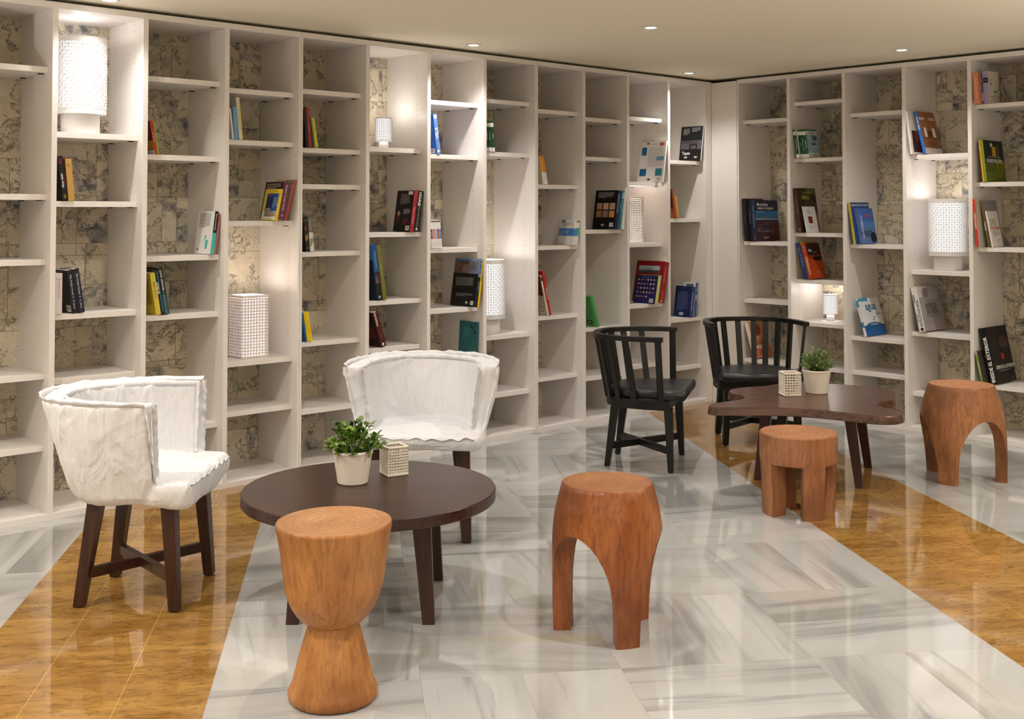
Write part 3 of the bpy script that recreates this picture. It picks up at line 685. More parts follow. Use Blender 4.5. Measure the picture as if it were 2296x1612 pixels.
plant('fine-leaved pale green plant in a cream ribbed pot on the wavy table', (1.666, 6.285), .4305, 1.04, 1, 9)
t = thing('candle_holder', 'square woven cream ceramic candle holder on the round table', 'candle holder', (-.455, 4.435, .4105), radians(29))
wire(bmobj('woven_wall', basket(.078, .098, 7, 9, .01, .007), CERAM, t, True), .0088)
bxo('base_plate', (-.043, -.043, 0, .043, .043, .008), CERAM, t, .003)
bm = bmesh.new(); q = .044
for a, b in (((-q, -q), (q, -q+.009)), ((-q, q-.009), (q, q)), ((-q, -q+.009), (-q+.009, q-.009)), ((q-.009, -q+.009), (q, q-.009))): box(bm, a[0], a[1], .104, b[0], b[1], .112)
bmobj('rim', bm, CERAM, t, bevel=.003)
t = thing('candle_holder', 'square cream ceramic candle holder with small holes, on the wavy table', 'candle holder', (1.502, 6.21, .4305), radians(4))
o = wire(bmobj('pierced_wall', basket(.088, .112, 6, 8, .01, .006), CERAM, t, True), .0112)
bxo('base_plate', (-.047, -.047, 0, .047, .047, .007), CERAM, t, .003)
bm = bmesh.new(); q = .048
for a, b in (((-q, -q), (q, -q+.008)), ((-q, q-.008), (q, q)), ((-q, -q+.008), (-q+.008, q-.008)), ((q-.008, -q+.008), (q, q-.008))): box(bm, a[0], a[1], .116, b[0], b[1], .126)
bmobj('rim', bm, CERAM, t, bevel=.003)

# ---------------------------------------------------------------- books
# line, bay, shelf height, distance behind the upright fronts, foot along the bay, lean, thickness, height, depth
BK = {
 'beny':('L', 1, 1.47, 0.05, 0.061, -7.5351, 0.025, 0.2123, 0.16),
 'tan':('L', 1, 1.47, 0.05, 0.0884, -5.3367, 0.029, 0.2005, 0.16),
 'sommer':('L', 1, 0.939, 0.05, 0.0321, 0.082, 0.0309, 0.1915, 0.14),
 'filip1':('L', 1, 0.939, 0.05, 0.1121, -8.184, 0.0299, 0.2051, 0.16),
 'filip2':('L', 1, 0.939, 0.05, 0.1447, -8.7306, 0.0276, 0.2111, 0.16),
 'redwhite':('L', 2, 1.706, 0.05, 0.0754, -10.744, 0.0136, 0.1688, 0.16),
 'greenthin':('L', 2, 1.706, 0.05, 0.0897, -10.0046, 0.0068, 0.1646, 0.15),
 'teal':('L', 2, 1.199, 0.03, 0.3885, 6.9153, 0.0199, 0.2231, 0.1782),
 'salmon':('L', 2, 1.199, 0.03, 0.3969, 7.8739, 0.0073, 0.2111, 0.17),
 'yellowlen':('L', 2, 0.905, 0.05, 0.0878, -9.587, 0.0257, 0.2123, 0.17),
 'goskun':('L', 2, 0.905, 0.05, 0.1152, -9.8508, 0.0148, 0.2267, 0.17),
 'grisham':('L', 2, 0.905, 0.05, 0.1314, -10.0466, 0.0269, 0.2396, 0.17),
 'whitered':('L', 3, 1.799, 0.05, 0.0585, -7.2579, 0.0103, 0.1623, 0.17),
 'lightblue':('L', 3, 1.799, 0.05, 0.0709, -4.6108, 0.0241, 0.1702, 0.17),
 'creamyel':('L', 3, 1.799, 0.05, 0.0993, -5.8984, 0.0208, 0.222, 0.17),
 'cook':('L', 3, 1.372, 0.01, 0.3058, 11.4558, 0.0126, 0.171, 0.1558),
 'purple':('L', 3, 1.372, 0.01, 0.3478, 11.1147, 0.0398, 0.2067, 0.19),
 'redcream':('L', 3, 1.372, 0.01, 0.36, 16.313, 0.0091, 0.2307, 0.19),
 'black4':('L', 4, 1.773, 0.05, 0.067, -5.3912, 0.017, 0.2205, 0.17),
 'red4':('L', 4, 1.773, 0.05, 0.0856, -5.6598, 0.0152, 0.2254, 0.17),
 'navy4':('L', 4, 1.773, 0.05, 0.1032, -6.3859, 0.0086, 0.1554, 0.15),
 'yellow4':('L', 4, 1.773, 0.05, 0.1199, -9.241, 0.023, 0.1664, 0.15),
 'flames':('L', 4, 1.2, 0.05, 0.0676, -6.206, 0.0246, 0.1891, 0.16),
 'killzone':('L', 4, 1.2, 0.05, 0.0949, -5.5721, 0.0266, 0.1919, 0.16),
 'bluey':('L', 4, 0.707, 0.05, 0.0658, -9.5028, 0.0113, 0.1618, 0.16),
 'yel1':('L', 4, 0.707, 0.05, 0.0794, -9.5126, 0.0132, 0.162, 0.16),
 'yel2':('L', 4, 0.707, 0.05, 0.094, -9.7495, 0.019, 0.1641, 0.16),
 'house':('L', 5, 1.3, 0.03, 0.3488, 8.4386, 0.0273, 0.2453, 0.1652),
 'hoag':('L', 5, 1.3, 0.03, 0.3884, 8.5631, 0.0374, 0.2433, 0.18),
 'aeneid':('L', 5, 0.908, 0.05, 0.1066, -8.5964, 0.0376, 0.3272, 0.19),
 'olive5':('L', 5, 0.908, 0.05, 0.1465, -8.6836, 0.0274, 0.3189, 0.17),
 'maroon':('L', 5, 0.636, 0.05, 0.1346, -17.5241, 0.0367, 0.2129, 0.15),
 'vela':('L', 6, 1.769, 0.05, 0.1009, -7.6238, 0.027, 0.2433, 0.2),
 'w1':('L', 6, 1.199, 0.05, 0.061, -5.7849, 0.0154, 0.1712, 0.15),
 'w2':('L', 6, 1.199, 0.05, 0.0779, -6.1358, 0.0155, 0.1716, 0.15),
 'w3':('L', 6, 1.199, 0.05, 0.0949, -6.1417, 0.0155, 0.1719, 0.15),
 'w4':('L', 6, 1.199, 0.05, 0.1119, -6.1477, 0.0145, 0.1721, 0.15),
 'w5':('L', 6, 1.199, 0.05, 0.128, -5.8062, 0.0146, 0.1723, 0.15),
 'moderna':('L', 6, 0.833, -0.01, 0.3677, 8.756, 0.0173, 0.2995, 0.2408),
 'decoracion':('L', 6, 0.833, -0.01, 0.3845, 8.5547, 0.0152, 0.2935, 0.22),
 'g1':('L', 7, 1.799, 0.05, 0.058, -4.7611, 0.0179, 0.1956, 0.16),
 'g2':('L', 7, 1.799, 0.05, 0.0788, -5.1443, 0.0202, 0.1943, 0.16),
 'g3':('L', 7, 1.799, 0.05, 0.102, -5.15, 0.0249, 0.1948, 0.16),
 'o1':('L', 8, 1.6, 0.05, 0.1063, -11.9354, 0.0147, 0.1893, 0.14),
 'o2':('L', 8, 1.6, 0.05, 0.1219, -11.9973, 0.0135, 0.19, 0.14),
 'o3':('L', 8, 1.6, 0.05, 0.1363, -12.0589, 0.0135, 0.1903, 0.14),
 'greyblue':('L', 8, 1.197, 0.02, 0.363, 8.5347, 0.0154, 0.1686, 0.14),
 'ws2':('L', 8, 1.197, 0.02, 0.38, 8.5506, 0.0154, 0.1688, 0.16),
 'ws3':('L', 8, 1.197, 0.02, 0.3948, 8.5665, 0.0132, 0.1691, 0.16),
 'creamred':('L', 8, 0.738, 0.05, 0.1443, -14.6231, 0.0148, 0.2725, 0.2),
 'red8':('L', 8, 0.738, 0.05, 0.1607, -12.9888, 0.0201, 0.3042, 0.22),
 'creative':('L', 9, 1.298, -0.01, 0.3113, 8.7574, 0.0282, 0.271, 0.2077),
 'blue9':('L', 9, 1.298, -0.01, 0.3319, 8.503, 0.0189, 0.2694, 0.2),
 'teal9':('L', 9, 1.298, -0.01, 0.3551, 8.2334, 0.0213, 0.2695, 0.2),
 'white9':('L', 9, 1.298, -0.01, 0.3832, 7.9376, 0.0261, 0.2903, 0.22),
 'green9a':('L', 9, 0.633, 0.05, 0.1688, -18.6106, 0.0149, 0.2246, 0.17),
 'green9b':('L', 9, 0.633, 0.05, 0.1865, -18.6307, 0.0207, 0.225, 0.17),
 'seaguide':('L', 10, 1.634, -0.01, 0.369, 9.0563, 0.0153, 0.3016, 0.2416),
 'jewels':('L', 10, 0.763, -0.01, 0.2764, 11.8579, 0.01, 0.2034, 0.2062),
 'st1':('L', 10, 0.763, -0.01, 0.2881, 11.8709, 0.0101, 0.2036, 0.19),
 'st2':('L', 10, 0.763, -0.01, 0.3011, 11.8838, 0.0113, 0.2038, 0.19),
 'redtall':('L', 10, 0.763, -0.01, 0.3639, 12.2701, 0.0508, 0.2974, 0.26),
 'tapas':('L', 11, 1.801, 0.01, 0.3866, 8.0516, 0.0138, 0.2659, 0.205),
 'brown11':('L', 11, 1.371, 0.05, 0.119, -9.3891, 0.0211, 0.2212, 0.17),
 'orange11':('L', 11, 1.371, 0.05, 0.1421, -9.8437, 0.0212, 0.1702, 0.15),
 'gr11':('L', 11, 1.371, 0.05, 0.1643, -9.9157, 0.008, 0.1617, 0.15),
 'navy11':('L', 11, 0.635, 0.05, 0.3226, 8.5861, 0.038, 0.2272, 0.1534),
 'mil':('L', 11, 0.635, 0.05, 0.3618, 6.7287, 0.0273, 0.2546, 0.2),
 'dark1':('D', 0, 1.203, 0.03, 0.0407, -4.042, 0.03, 0.3141, 0.22),
 'dark2':('D', 0, 1.203, 0.05, 0.0714, -4.0799, 0.0299, 0.303, 0.22),
 'montanas':('D', 0, 1.203, 0.05, 0.102, -4.1181, 0.034, 0.301, 0.287),
 'recetas':('D', 0, 0.341, 0.05, 0.0993, -17.5729, 0.0325, 0.2682, 0.19),
 'p1':('D', 1, 1.801, 0.03, 0.0489, -9.1998, 0.0228, 0.2056, 0.16),
 'p2':('D', 1, 1.801, 0.05, 0.0726, -9.2563, 0.0198, 0.2054, 0.16),
 'p3':('D', 1, 1.801, 0.05, 0.0933, -9.313, 0.0217, 0.2048, 0.16),
 'peces':('D', 1, 1.801, 0.05, 0.1159, -9.3699, 0.0236, 0.2041, 0.1372),
 'vino':('D', 1, 1.272, 0.03, 0.0598, -8.0029, 0.0277, 0.317, 0.2346),
 'nicoret':('D', 1, 1.272, 0.05, 0.1109, -11.9737, 0.0039, 0.189, 0.1594),
 'bluei':('D', 1, 0.942, 0.05, 0.0874, -14.6327, 0.0342, 0.2639, 0.22),
 'islas':('D', 1, 0.942, 0.05, 0.1268, -14.6093, 0.0359, 0.2546, 0.1731),
 'arqui':('D', 2, 1.2, 0.01, 0.0624, -8.875, 0.0182, 0.285, 0.24),
 'inolv':('D', 2, 1.2, 0.05, 0.0858, -9.9589, 0.0236, 0.2444, 0.1943),
 'agua':('D', 2, 0.574, 0.05, 0.1164, -15.5514, 0.0184, 0.2593, 0.2602),
 'white13':('D', 3, 1.794, -0.01, 0.0489, -6.8979, 0.0154, 0.2868, 0.24),
 'estilos2':('D', 3, 1.794, 0.05, 0.1083, -12.868, 0.0204, 0.2884, 0.2268),
 'estilos':('D', 3, 0.638, 0.03, 0.0785, -11.6765, 0.0424, 0.2925, 0.2865),
 'salmon14':('D', 4, 2.095, 0.01, 0.0279, -3.1512, 0.0347, 0.1947, 0.17),
 'blue14':('D', 4, 2.095, 0.05, 0.0633, -3.2102, 0.0095, 0.1971, 0.17),
 'lilac':('D', 4, 2.095, 0.05, 0.0734, -3.2684, 0.0346, 0.2041, 0.1429),
 'yel14':('D', 4, 1.605, 0.05, 0.0578, -5.774, 0.0094, 0.2656, 0.2),
 'caleido':('D', 4, 1.605, 0.05, 0.0683, -5.5939, 0.0172, 0.2652, 0.27),
 'red14':('D', 4, 1.199, -0.01, 0.0403, -4.4246, 0.0157, 0.2994, 0.2),
 'olive14':('D', 4, 1.199, 0.05, 0.0875, -10.5046, 0.014, 0.2958, 0.2),
 'coct':('D', 4, 1.199, 0.05, 0.1092, -10.3336, 0.0109, 0.2274, 0.14),
 'green14':('D', 4, 0.348, -0.01, 0.0622, -11.7785, 0.014, 0.2085, 0.2),
 'exterior':('D', 4, 0.348, 0.05, 0.0903, -11.6999, 0.0464, 0.3496, 0.2712),
 'tealbook':('L', 6, 0.5, 0.04, 0.414, 3.4447, 0.0136, 0.235, 0.17),
}

_tc = {}
def text_data(s, bold=0.0):
    k = (s, bold)
    if k in _tc: return _tc[k]
    cu = bpy.data.curves.new('t', 'FONT'); cu.body = s; cu.size = 1; cu.offset = bold; cu.resolution_u = 2; cu.align_x = 'LEFT'; cu.space_line = .85
    ob = bpy.data.objects.new('t', cu); COL.objects.link(ob); dg = bpy.context.evaluated_depsgraph_get(); me = bpy.data.meshes.new_from_object(ob.evaluated_get(dg))
    bpy.data.objects.remove(ob); bpy.data.curves.remove(cu)
    V = [(v.co.x, v.co.y) for v in me.vertices]; Fc = [tuple(p.vertices) for p in me.polygons]; bpy.data.meshes.remove(me)
    x0 = min(v[0] for v in V); x1 = max(v[0] for v in V); y0 = min(v[1] for v in V); y1 = max(v[1] for v in V)
    _tc[k] = ([(a-(x0+x1)/2, b-(y0+y1)/2) for a, b in V], Fc, x1-x0, y1-y0); return _tc[k]
def book(key, label, spine, cover, items=(), cat='book', group=None, pages=True, name='book'):
    line, bay, z, rec, a, lean, th, h, dep = BK[key]
    O, e, nn, ang = (LO, eL, nL, LA) if line == 'L' else (DO, eD, nD, DA)
    right = lean > .5
    p = O+e*(bay*W+a)+nn*rec
    t = thing(name, label, cat, (p.x, p.y, z+.0006), 0, group)
    t.rotation_mode = 'XYZ'
    t.rotation_euler = (Matrix.Rotation(ang, 3, 'Z') @ Matrix.Rotation(radians(lean), 3, 'Y')).to_euler('XYZ')
    x0, x1 = (-th, 0) if right else (0, th)
    c = min(.0016, th*.2)
    bm = bmesh.new(); box(bm, x0, 0, 0, x0+c, dep, h, 0); box(bm, x1-c, 0, 0, x1, dep, h, 0); box(bm, x0, -.0006, 0, x1, c, h, 1)
    bmobj('cover', bm, [flat(cover, .35), flat(spine, .35)], t)
    bxo('page_block', (x0+c+.0001, c+.0002, .002, x1-c-.0001, dep-.003, h-.002), PAGES, t)
    def basis(f):
        if f == 's': return Vector((x0, -.0009, 0)), Vector((1, 0, 0)), th
        if f == 'e': return Vector((x1+.0003, 0, 0)), Vector((0, 1, 0)), dep                     # right cover, spine at the left
        return Vector((x0-.0003, dep, 0)), Vector((0, -1, 0)), dep                                # left cover, spine at the right
    up = Vector((0, 0, 1)); cf = 'c' if line == 'L' else 'e'
    for it in items:
        k, f = it[0], it[1]; f = cf if f == 'c' else f
        o, r, wd = basis(f); nrm = r.cross(up)
        if k == 't':
            _, _, s, u, v, size, rot, col = it[:8]; bold = it[8] if len(it) > 8 else 0.
            V, Fc, tw, tht = text_data(s, bold)
            rr, uu = {0: (r, up), 90: (up, -r), -90: (-up, r)}[rot]
            mx = (wd if rot == 0 else h)*.94; sc = size/.72
            if tw*sc > mx: sc = mx/tw
            if rot and tht*sc > wd*.86: sc = wd*.86/tht
            q = o+r*(u*wd)+up*(v*h)+nrm*.0004
            bm = bmesh.new(); vs = [bm.verts.new(q+rr*(x*sc)+uu*(y*sc)) for x, y in V]
            for fc in Fc:
                try: bm.faces.new([vs[i] for i in fc])
                except ValueError: pass
            me = bpy.data.meshes.new('title'); bm.to_mesh(me); bm.free(); link('title', me, flat(col, .5), t)
        elif k in 'pd':
            _, _, u0, v0, u1, v1, col = it
            bm = bmesh.new()
            if k == 'p': pts = [(u0, v0), (u1, v0), (u1, v1), (u0, v1)]
            else: pts = [((u0+u1)/2+(u1-u0)/2*cos(2*pi*i/16), (v0+v1)/2+(v1-v0)/2*sin(2*pi*i/16)) for i in range(16)]
            lo = [bm.verts.new(o+r*(u*wd)+up*(v*h)+nrm*.0001) for u, v in pts]; bm.faces.new(lo)
            bmobj('cover_picture', bm, flat(col, .35), t)
        elif k == 'l':
            _, _, u0, v0, u1, v1, n, col = it; random.seed(len(key)*7+n); bm = bmesh.new()
            for i in range(n):
                vv = v1-(v1-v0)*(i+.5)/n; hh = (v1-v0)/n*.22; ue = u0+(u1-u0)*(random.uniform(.4, .7) if i == n-1 else random.uniform(.9, 1)); uc = u0
                while uc < ue:
                    un = min(ue, uc+(u1-u0)*random.uniform(.05, .14))
                    bm.faces.new([bm.verts.new(o+r*(a_*wd)+up*(b_*h)+nrm*.0003) for a_, b_ in ((uc, vv-hh), (un, vv-hh), (un, vv+hh), (uc, vv+hh))]); uc = un+(u1-u0)*.02
            bmobj('small_print', bm, flat(col, .5), t)
        elif k == 'b':      # barcode
            _, _, u0, v0, u1, v1 = it; bm = bmesh.new(); bm.faces.new([bm.verts.new(o+r*(a_*wd)+up*(b_*h)+nrm*.0001) for a_, b_ in ((u0, v0), (u1, v0), (u1, v1), (u0, v1))])
            bmobj('barcode_box', bm, flat('#e9e6e0', .5), t); bm = bmesh.new(); random.seed(3); x = u0+(u1-u0)*.12
            while x < u1-(u1-u0)*.15:
                w_ = (u1-u0)*random.uniform(.02, .06); bm.faces.new([bm.verts.new(o+r*(a_*wd)+up*(b_*h)+nrm*.0003) for a_, b_ in ((x, v0+(v1-v0)*.25), (x+w_, v0+(v1-v0)*.25), (x+w_, v1-(v1-v0)*.12), (x, v1-(v1-v0)*.12))]); x += w_+(u1-u0)*random.uniform(.03, .05)
            bmobj('barcode_bars', bm, flat('#26211e', .6), t)
    return t
WH, BK_, RD, YL = '#efece8', '#121214', '#b3222b', '#e8c81e'
S = lambda s, v=.5, size=.012, rot=90, col=WH, u=.5, bold=.0: ('t', 's', s, u, v, size, rot, col, bold)
book('beny', 'black book with white and red spine lettering leaning under the big lamp shelf', BK_, BK_, [S('«Beny døül»', .45, .010, 90, WH, .42, .015), S('2012', .88, .009, 90, '#c8302c', .42, .01), S('Ricardo Bardem Casañas', .45, .004, 90, '#c8302c', .8), S('Circus\nBarren', .1, .005, 90, YL, .5)])
book('tan', 'plain tan book beside the black 2012 book', '#bf9350', '#b98d4c', [S('Det\nGamle\nHus', .86, .004, 0, '#4a3a20'), ('t', 's', '8 1', .5, .8, .004, 0, '#4a3a20')])
book('sommer', 'upright pale pink book standing at the left end beside two black novels', '#e4d9d2', '#e8e0da', [S('SOMMERFUGLER', .62, .008, -90, '#b98a86', .5), S('SIGANT', .86, .006, 0, '#8a8078')])
book('filip1', 'thick black novel with white spine text, next to the pale pink book', '#191b24', '#15161a', [S('Filip Holden Found  II', .62, .009, -90, '#d8d6dc', .45), S('E L James', .2, .008, -90, '#d8d6dc', .45), ('b', 'c', .62, .03, .95, .18)])
book('filip2', 'navy black novel, rightmost of the group beside the pale pink book', '#1d2233', '#15161a', [S('Filip Holden Darker  II', .62, .009, -90, '#d8d6dc', .5), S('E L James', .2, .008, -90, '#d8d6dc', .5)])
book('redwhite', 'thin red-spined magazine book with a dark and yellow cover, leaning left', '#c2332f', '#5b2a22', [S('Vild med mad', .5, .006, 90, WH), ('p', 'c', .0, .0, 1, .14, '#efe9dc'), ('p', 'c', .0, .16, 1, .42, '#e0a528'), ('p', 'c', .3, .48, .9, .75, '#7a3c22')])
book('greenthin', 'very thin lime green book leaning on the red-spined one', '#8fb83c', '#9cc24a', [])
book('teal', 'white back cover with a teal figure, leaning right in the left bookcase', '#17181a', '#e6e4e0', [('p', 's', 0, 0, 1, .5, '#3fb7a8'), S('Mit liv som menneske', .75, .007, -90, WH), ('l', 'c', .12, .62, .8, .96, 14, '#77736e'), ('p', 'c', .62, .12, .74, .22, '#3fb7a8'), ('d', 'c', .58, .2, .78, .34, '#5cc4b6'), ('d', 'c', .55, .36, .64, .44, '#3fb7a8'), ('p', 'c', .55, .33, .6, .4, '#3fb7a8'), ('b', 'c', .1, .05, .26, .14)])
book('salmon', 'thin salmon pink book between the white back cover and the upright', '#b86a60', '#c4776c', [])
book('yellowlen', 'yellow paperback with a full page of print, leaning left beside the dotted spine', '#d8c44a', '#e6c623', [S('BESAT AF DIG', .6, .009, -90, '#3a3118'), ('l', 'c', .15, .2, .9, .85, 20, '#6a5a20')])
book('goskun', 'black book with a turquoise checkered spine and white letters, leaning left', '#101216', BK_, [('l', 's', .55, .05, .98, .97, 26, '#4fb3c8'), S('GÖSKUN', .6, .012, -90, WH, .35, .02)])
book('grisham', 'black thriller with blue lower spine, rightmost of its leaning group of three', '#0e1013', BK_, [('p', 's', 0, 0, 1, .42, '#27414e'), S('JOHN GRISHAM', .72, .010, -90, '#e6e8ea', .5, .01), S('THE INNOCENT MAN', .28, .009, -90, '#8ab4c4'), S('C', .95, .006, 0, WH)])
book('whitered', 'thin white book with a red patch, first of three below the top left shelf', '#e2e0dc', '#e9e6e2', [('p', 'c', .3, .62, .95, .9, '#a83038'), ('l', 'c', .2, .1, .9, .55, 12, '#8a8682')])
book('lightblue', 'light blue spined book between the white and the cream ones', '#6fa3cc', '#8ab6d6', [S('Havets verden', .55, .007, 90, '#e6eef4')])
book('creamyel', 'tall cream book with yellow spine print, leaning over the light blue one', '#dcd7c2', '#cfd2c8', [S('Smukke steder at rejse', .55, .007, 90, '#b89c2c'), ('p', 's', .7, .02, 1, .98, '#d8c25a')])
book('cook', 'small yellow and blue cookery book leaning in front of the purple book', '#e5c524', '#e9d23c', [('p', 'c', .04, .03, .96, .30, '#e6e2dc'), ('p', 'c', .18, .12, .94, .86, '#23559a'), ('p', 'c', .22, .40, .60, .78, '#8a3b2a'), ('p', 'c', .22, .18, .52, .38, '#c9b8a8'), ('t', 'c', 'Tilbra', .38, .81, .012, 0, '#b8251f', .02), ('t', 'c', 'Jeffrey', .78, .92, .008, 0, '#b8251f'), ('l', 'c', .62, .40, .92, .74, 8, '#9fb4cc'), ('p', 'c', .22, .13, .9, .17, '#d8902c')])
book('purple', 'thick purple hardback with white spine lettering, leaning right', '#6b2f4c', '#3c2630', [S('Aksliner Creativ Mader', .58, .011, -90, '#e2d6dc'), S('fly', .12, .010, -90, '#e2d6dc'), ('l', 'c', .1, .80, .9, .96, 3, '#c9b9a0')])
book('redcream', 'cream book with a thin red spine, tallest of the three leaning right', '#c02f2c', '#c9b592', [('p', 'c', .5, .86, .98, .98, '#8d7a5c')])
book('black4', 'black book at the left end beside the red spine, second shelf down', '#17130f', '#1d1512', [('p', 'c', .2, .2, .9, .5, '#5e3a26')])
book('red4', 'bright red spined book leaning beside the black one', '#b81f27', '#9d1a22', [S('Italiens køkken', .5, .006, 90, '#e8b0a8')])
book('navy4', 'thin dark blue booklet between the red and the yellow spines', '#1c2c52', '#22345e', [])
book('yellow4', 'olive and yellow spined paperback leaning at the end of the red book', '#d9cf36', '#a8aa3a', [('p', 's', 0, 0, .4, 1, '#8c9a30'), S('Planter', .6, .006, 90, '#5c5c1a')])
book('flames', 'black paperback with orange figures on its spine, left of KILL ZONE', '#17120f', '#1a1512', [('p', 's', .2, .30, .4, .48, '#d98a2a'), ('p', 's', .55, .34, .75, .5, '#e0a040'), ('p', 's', .3, .62, .6, .74, '#b8382a'), S('FRA HELVEDE', .9, .005, 0, WH), S('Q', .1, .006, 0, WH)])
book('killzone', 'white spined KILL ZONE paperback beside the black one with orange figures', '#d9d4c4', '#2a2622', [('p', 's', 0, .55, 1, 1, '#6b655c'), S('KILL\nZONE', .27, .012, -90, '#17130f', .5, .03), S('JACK COUGHLIN', .76, .006, -90, WH)])
book('bluey', 'thin dark blue book at the left of two yellow spines', '#1f4f86', '#1d5a94', [])
book('yel1', 'thin yellow spined book next to the blue one, left of the pair', '#e2c012', '#e2c012', [S('Spansk-Dansk', .5, .005, 90, '#6a5a10')])
book('yel2', 'yellow spined book at the right end of the blue and yellow group', '#ecca1a', '#ecca1a', [S('Dansk-Spansk ordbog', .5, .006, 90, '#6a5a10')])
book('house', 'black back cover with a red spine lettered House of Books, leaning right', '#9c2430', '#141214', [S('House of Books', .4, .011, -90, '#e0a8a4', .5, .01), ('l', 'c', .25, .66, .82, .92, 12, '#8d8a88'), ('d', 'c', .14, .38, .32, .5, '#a86a52'), ('p', 'c', .12, .24, .3, .38, '#5a1c20'), ('l', 'c', .5, .42, .9, .55, 6, '#aaa6a2'), ('l', 'c', .5, .18, .85, .32, 5, '#8c3038'), ('b', 'c', .72, .03, .94, .14), ('p', 'c', .68, .9, .94, .98, '#dedad4')])
book('hoag', 'thick black hardback with HOAG on the spine, against the upright', '#111113', '#1b1b1d', [S('HOAG', .80, .020, -90, WH, .45, .03), S('DUPPER TABT DE MOGUN', .38, .009, -90, '#b8a888', .5), ('d', 's', .3, .03, .7, .09, '#d8d4cc')])
book('aeneid', 'large blue book with a night photo spine, leaning left low in the middle', '#1f4f8c', '#16273c', [('p', 's', 0, 0, 1, .5, '#1a1c26'), ('p', 's', .1, .30, .9, .46, '#8c6a74'), S('Valladolid el mundo', .72, .009, 90, '#bcd2e4'), ('p', 'c', 0, .72, 1, 1, '#3a78a8'), ('d', 's', .25, .03, .75, .08, '#cfd4d8')])
book('olive5', 'tall olive green book beside the large blue one', '#77742a', '#6a6a28', [S('Paisajes de España', .55, .007, 90, '#d8d2a0')])
book('maroon', 'dark maroon paperback with white lettering, leaning steeply left', '#4f1a1c', '#2c1214', [S('Harlekine', .80, .016, -90, '#f0e8e4', .4, .01), S('DE KRØNTE', .35, .008, -90, '#a85a50'), ('l', 'c', .2, .2, .8, .6, 9, '#8c3c34'), ('d', 's', .3, .03, .7, .11, WH)])
book('vela', 'blue sailing book with VELA on the spine, leaning left', '#5c86cc', '#2f62b4', [S('VELA', .52, .022, 90, '#f2f4f8', .5, .01), S('CURSO DE', .2, .006, 90, '#dbe6f4', .8), ('p', 's', .1, .88, .9, .97, '#dfe8f2'), ('d', 's', .15, .03, .85, .11, '#c9d8ee'), ('b', 'c', .62, .03, .92, .14)])
for k_, c_, n_ in (('w1', '#7b3390', 'purple'), ('w2', '#e08a2c', 'orange'), ('w3', '#8fb4dc', 'pale blue'), ('w4', '#c32b34', 'red'), ('w5', '#3f7fc4', 'bright blue')):
    book(k_, 'thin white paperback with a '+n_+' spine band, in the row of five', '#efedea', '#efedea', [('p', 's', .08, .34, .92, .68, c_), ('p', 's', .1, .92, .9, .98, '#55504c'), S('Guía visual', .51, .004, 90, WH), S('MADRID', .16, .004, 90, '#6a6662')], group='white paperbacks with coloured bands')
book('moderna', 'large black back cover with kitchen photos on top and a blue spine, leaning right', '#7098c8', '#121112', [('p', 's', 0, 0, 1, .62, '#151415'), S('MODERNA', .82, .012, 90, '#2c3f66', .5, .02), S('Cocina del mundo', .44, .005, 90, WH), ('p', 'c', 0, .68, 1, 1, '#7f9ac4'), ('p', 'c', .02, .68, .58, .96, '#8c5c40'), ('p', 'c', .08, .76, .28, .92, '#b0794a'), ('p', 'c', .36, .70, .56, .86, '#c9b09c'), ('p', 'c', .59, .68, .97, .96, '#b9b2b4'), ('p', 'c', .64, .72, .88, .84, '#a02430'), ('p', 'c', .7, .84, .8, .93, '#8c2030'), ('l', 'c', .14, .42, .86, .6, 10, '#8e8c8a'), ('l', 'c', .2, .2, .88, .27, 3, '#8e8c8a'), ('b', 'c', .8, .04, .92, .12), ('d', 'c', .60, .05, .70, .11, '#a8a6a4')])
book('decoracion', 'yellow spined LA DECORACION book against the upright, beside the kitchen photos book', '#e2c01c', '#c9a818', [S('LA DECORACIÓN', .72, .009, 90, '#4a3c10', .5, .01), S('LB', .05, .006, 0, '#3a3010')])
for k_, n_ in (('g1', 'leftmost'), ('g2', 'middle'), ('g3', 'rightmost')):
    book(k_, 'green field guide with white spine ends in the middle bookcase, '+n_+' of three', '#1d4a30', '#2a5a3c', [('p', 's', 0, .80, 1, .93, '#e9e7e2'), ('p', 's', 0, 0, 1, .13, '#e9e7e2'), S('Guía de aves' if k_ != 'g3' else 'Árboles', .5, .007, 90, WH, .5, .01)], group='green field guides in the middle bookcase')
for k_, n_ in (('o1', 'leftmost'), ('o2', 'middle'), ('o3', 'rightmost')):
    book(k_, 'slim orange and white paperback leaning left, '+n_+' of three', '#eeeae4', '#e6d8c0', [('p', 's', 0, .42, 1, 1, '#e9a13c' if k_ != 'o3' else '#e08a2e'), S('Guía completa', .2, .004, 90, '#6a6662')], group='orange and white paperbacks')
book('greyblue', 'small grey back cover with a blue band, leaning right', '#eceae6', '#c9c6c2', [('p', 'c', 0, .36, 1, .66, '#3f6ea6'), ('p', 's', 0, .36, 1, .66, '#4a8cc8'), ('l', 'c', .2, .74, .85, .92, 6, '#8a8682'), ('l', 'c', .08, .4, .7, .6, 5, '#86a6cc'), ('p', 'c', .14, .9, .34, .98, '#55504c'), ('b', 'c', .72, .04, .9, .14), ('d', 'c', .06, .05, .2, .13, '#9a9692')])
book('ws2', 'thin white paperback with a sky blue spine band, beside the grey back cover', '#eceae6', '#eceae6', [('p', 's', 0, .36, 1, .68, '#3f9ad0'), ('p', 's', .1, .9, .9, .97, '#55504c'), S('Costa', .18, .004, 90, '#6a6662')])
book('ws3', 'thin white paperback with a green spine band, touching the upright', '#eceae6', '#eceae6', [('p', 's', 0, .36, 1, .68, '#58b06c'), ('p', 's', .1, .9, .9, .97, '#55504c')])
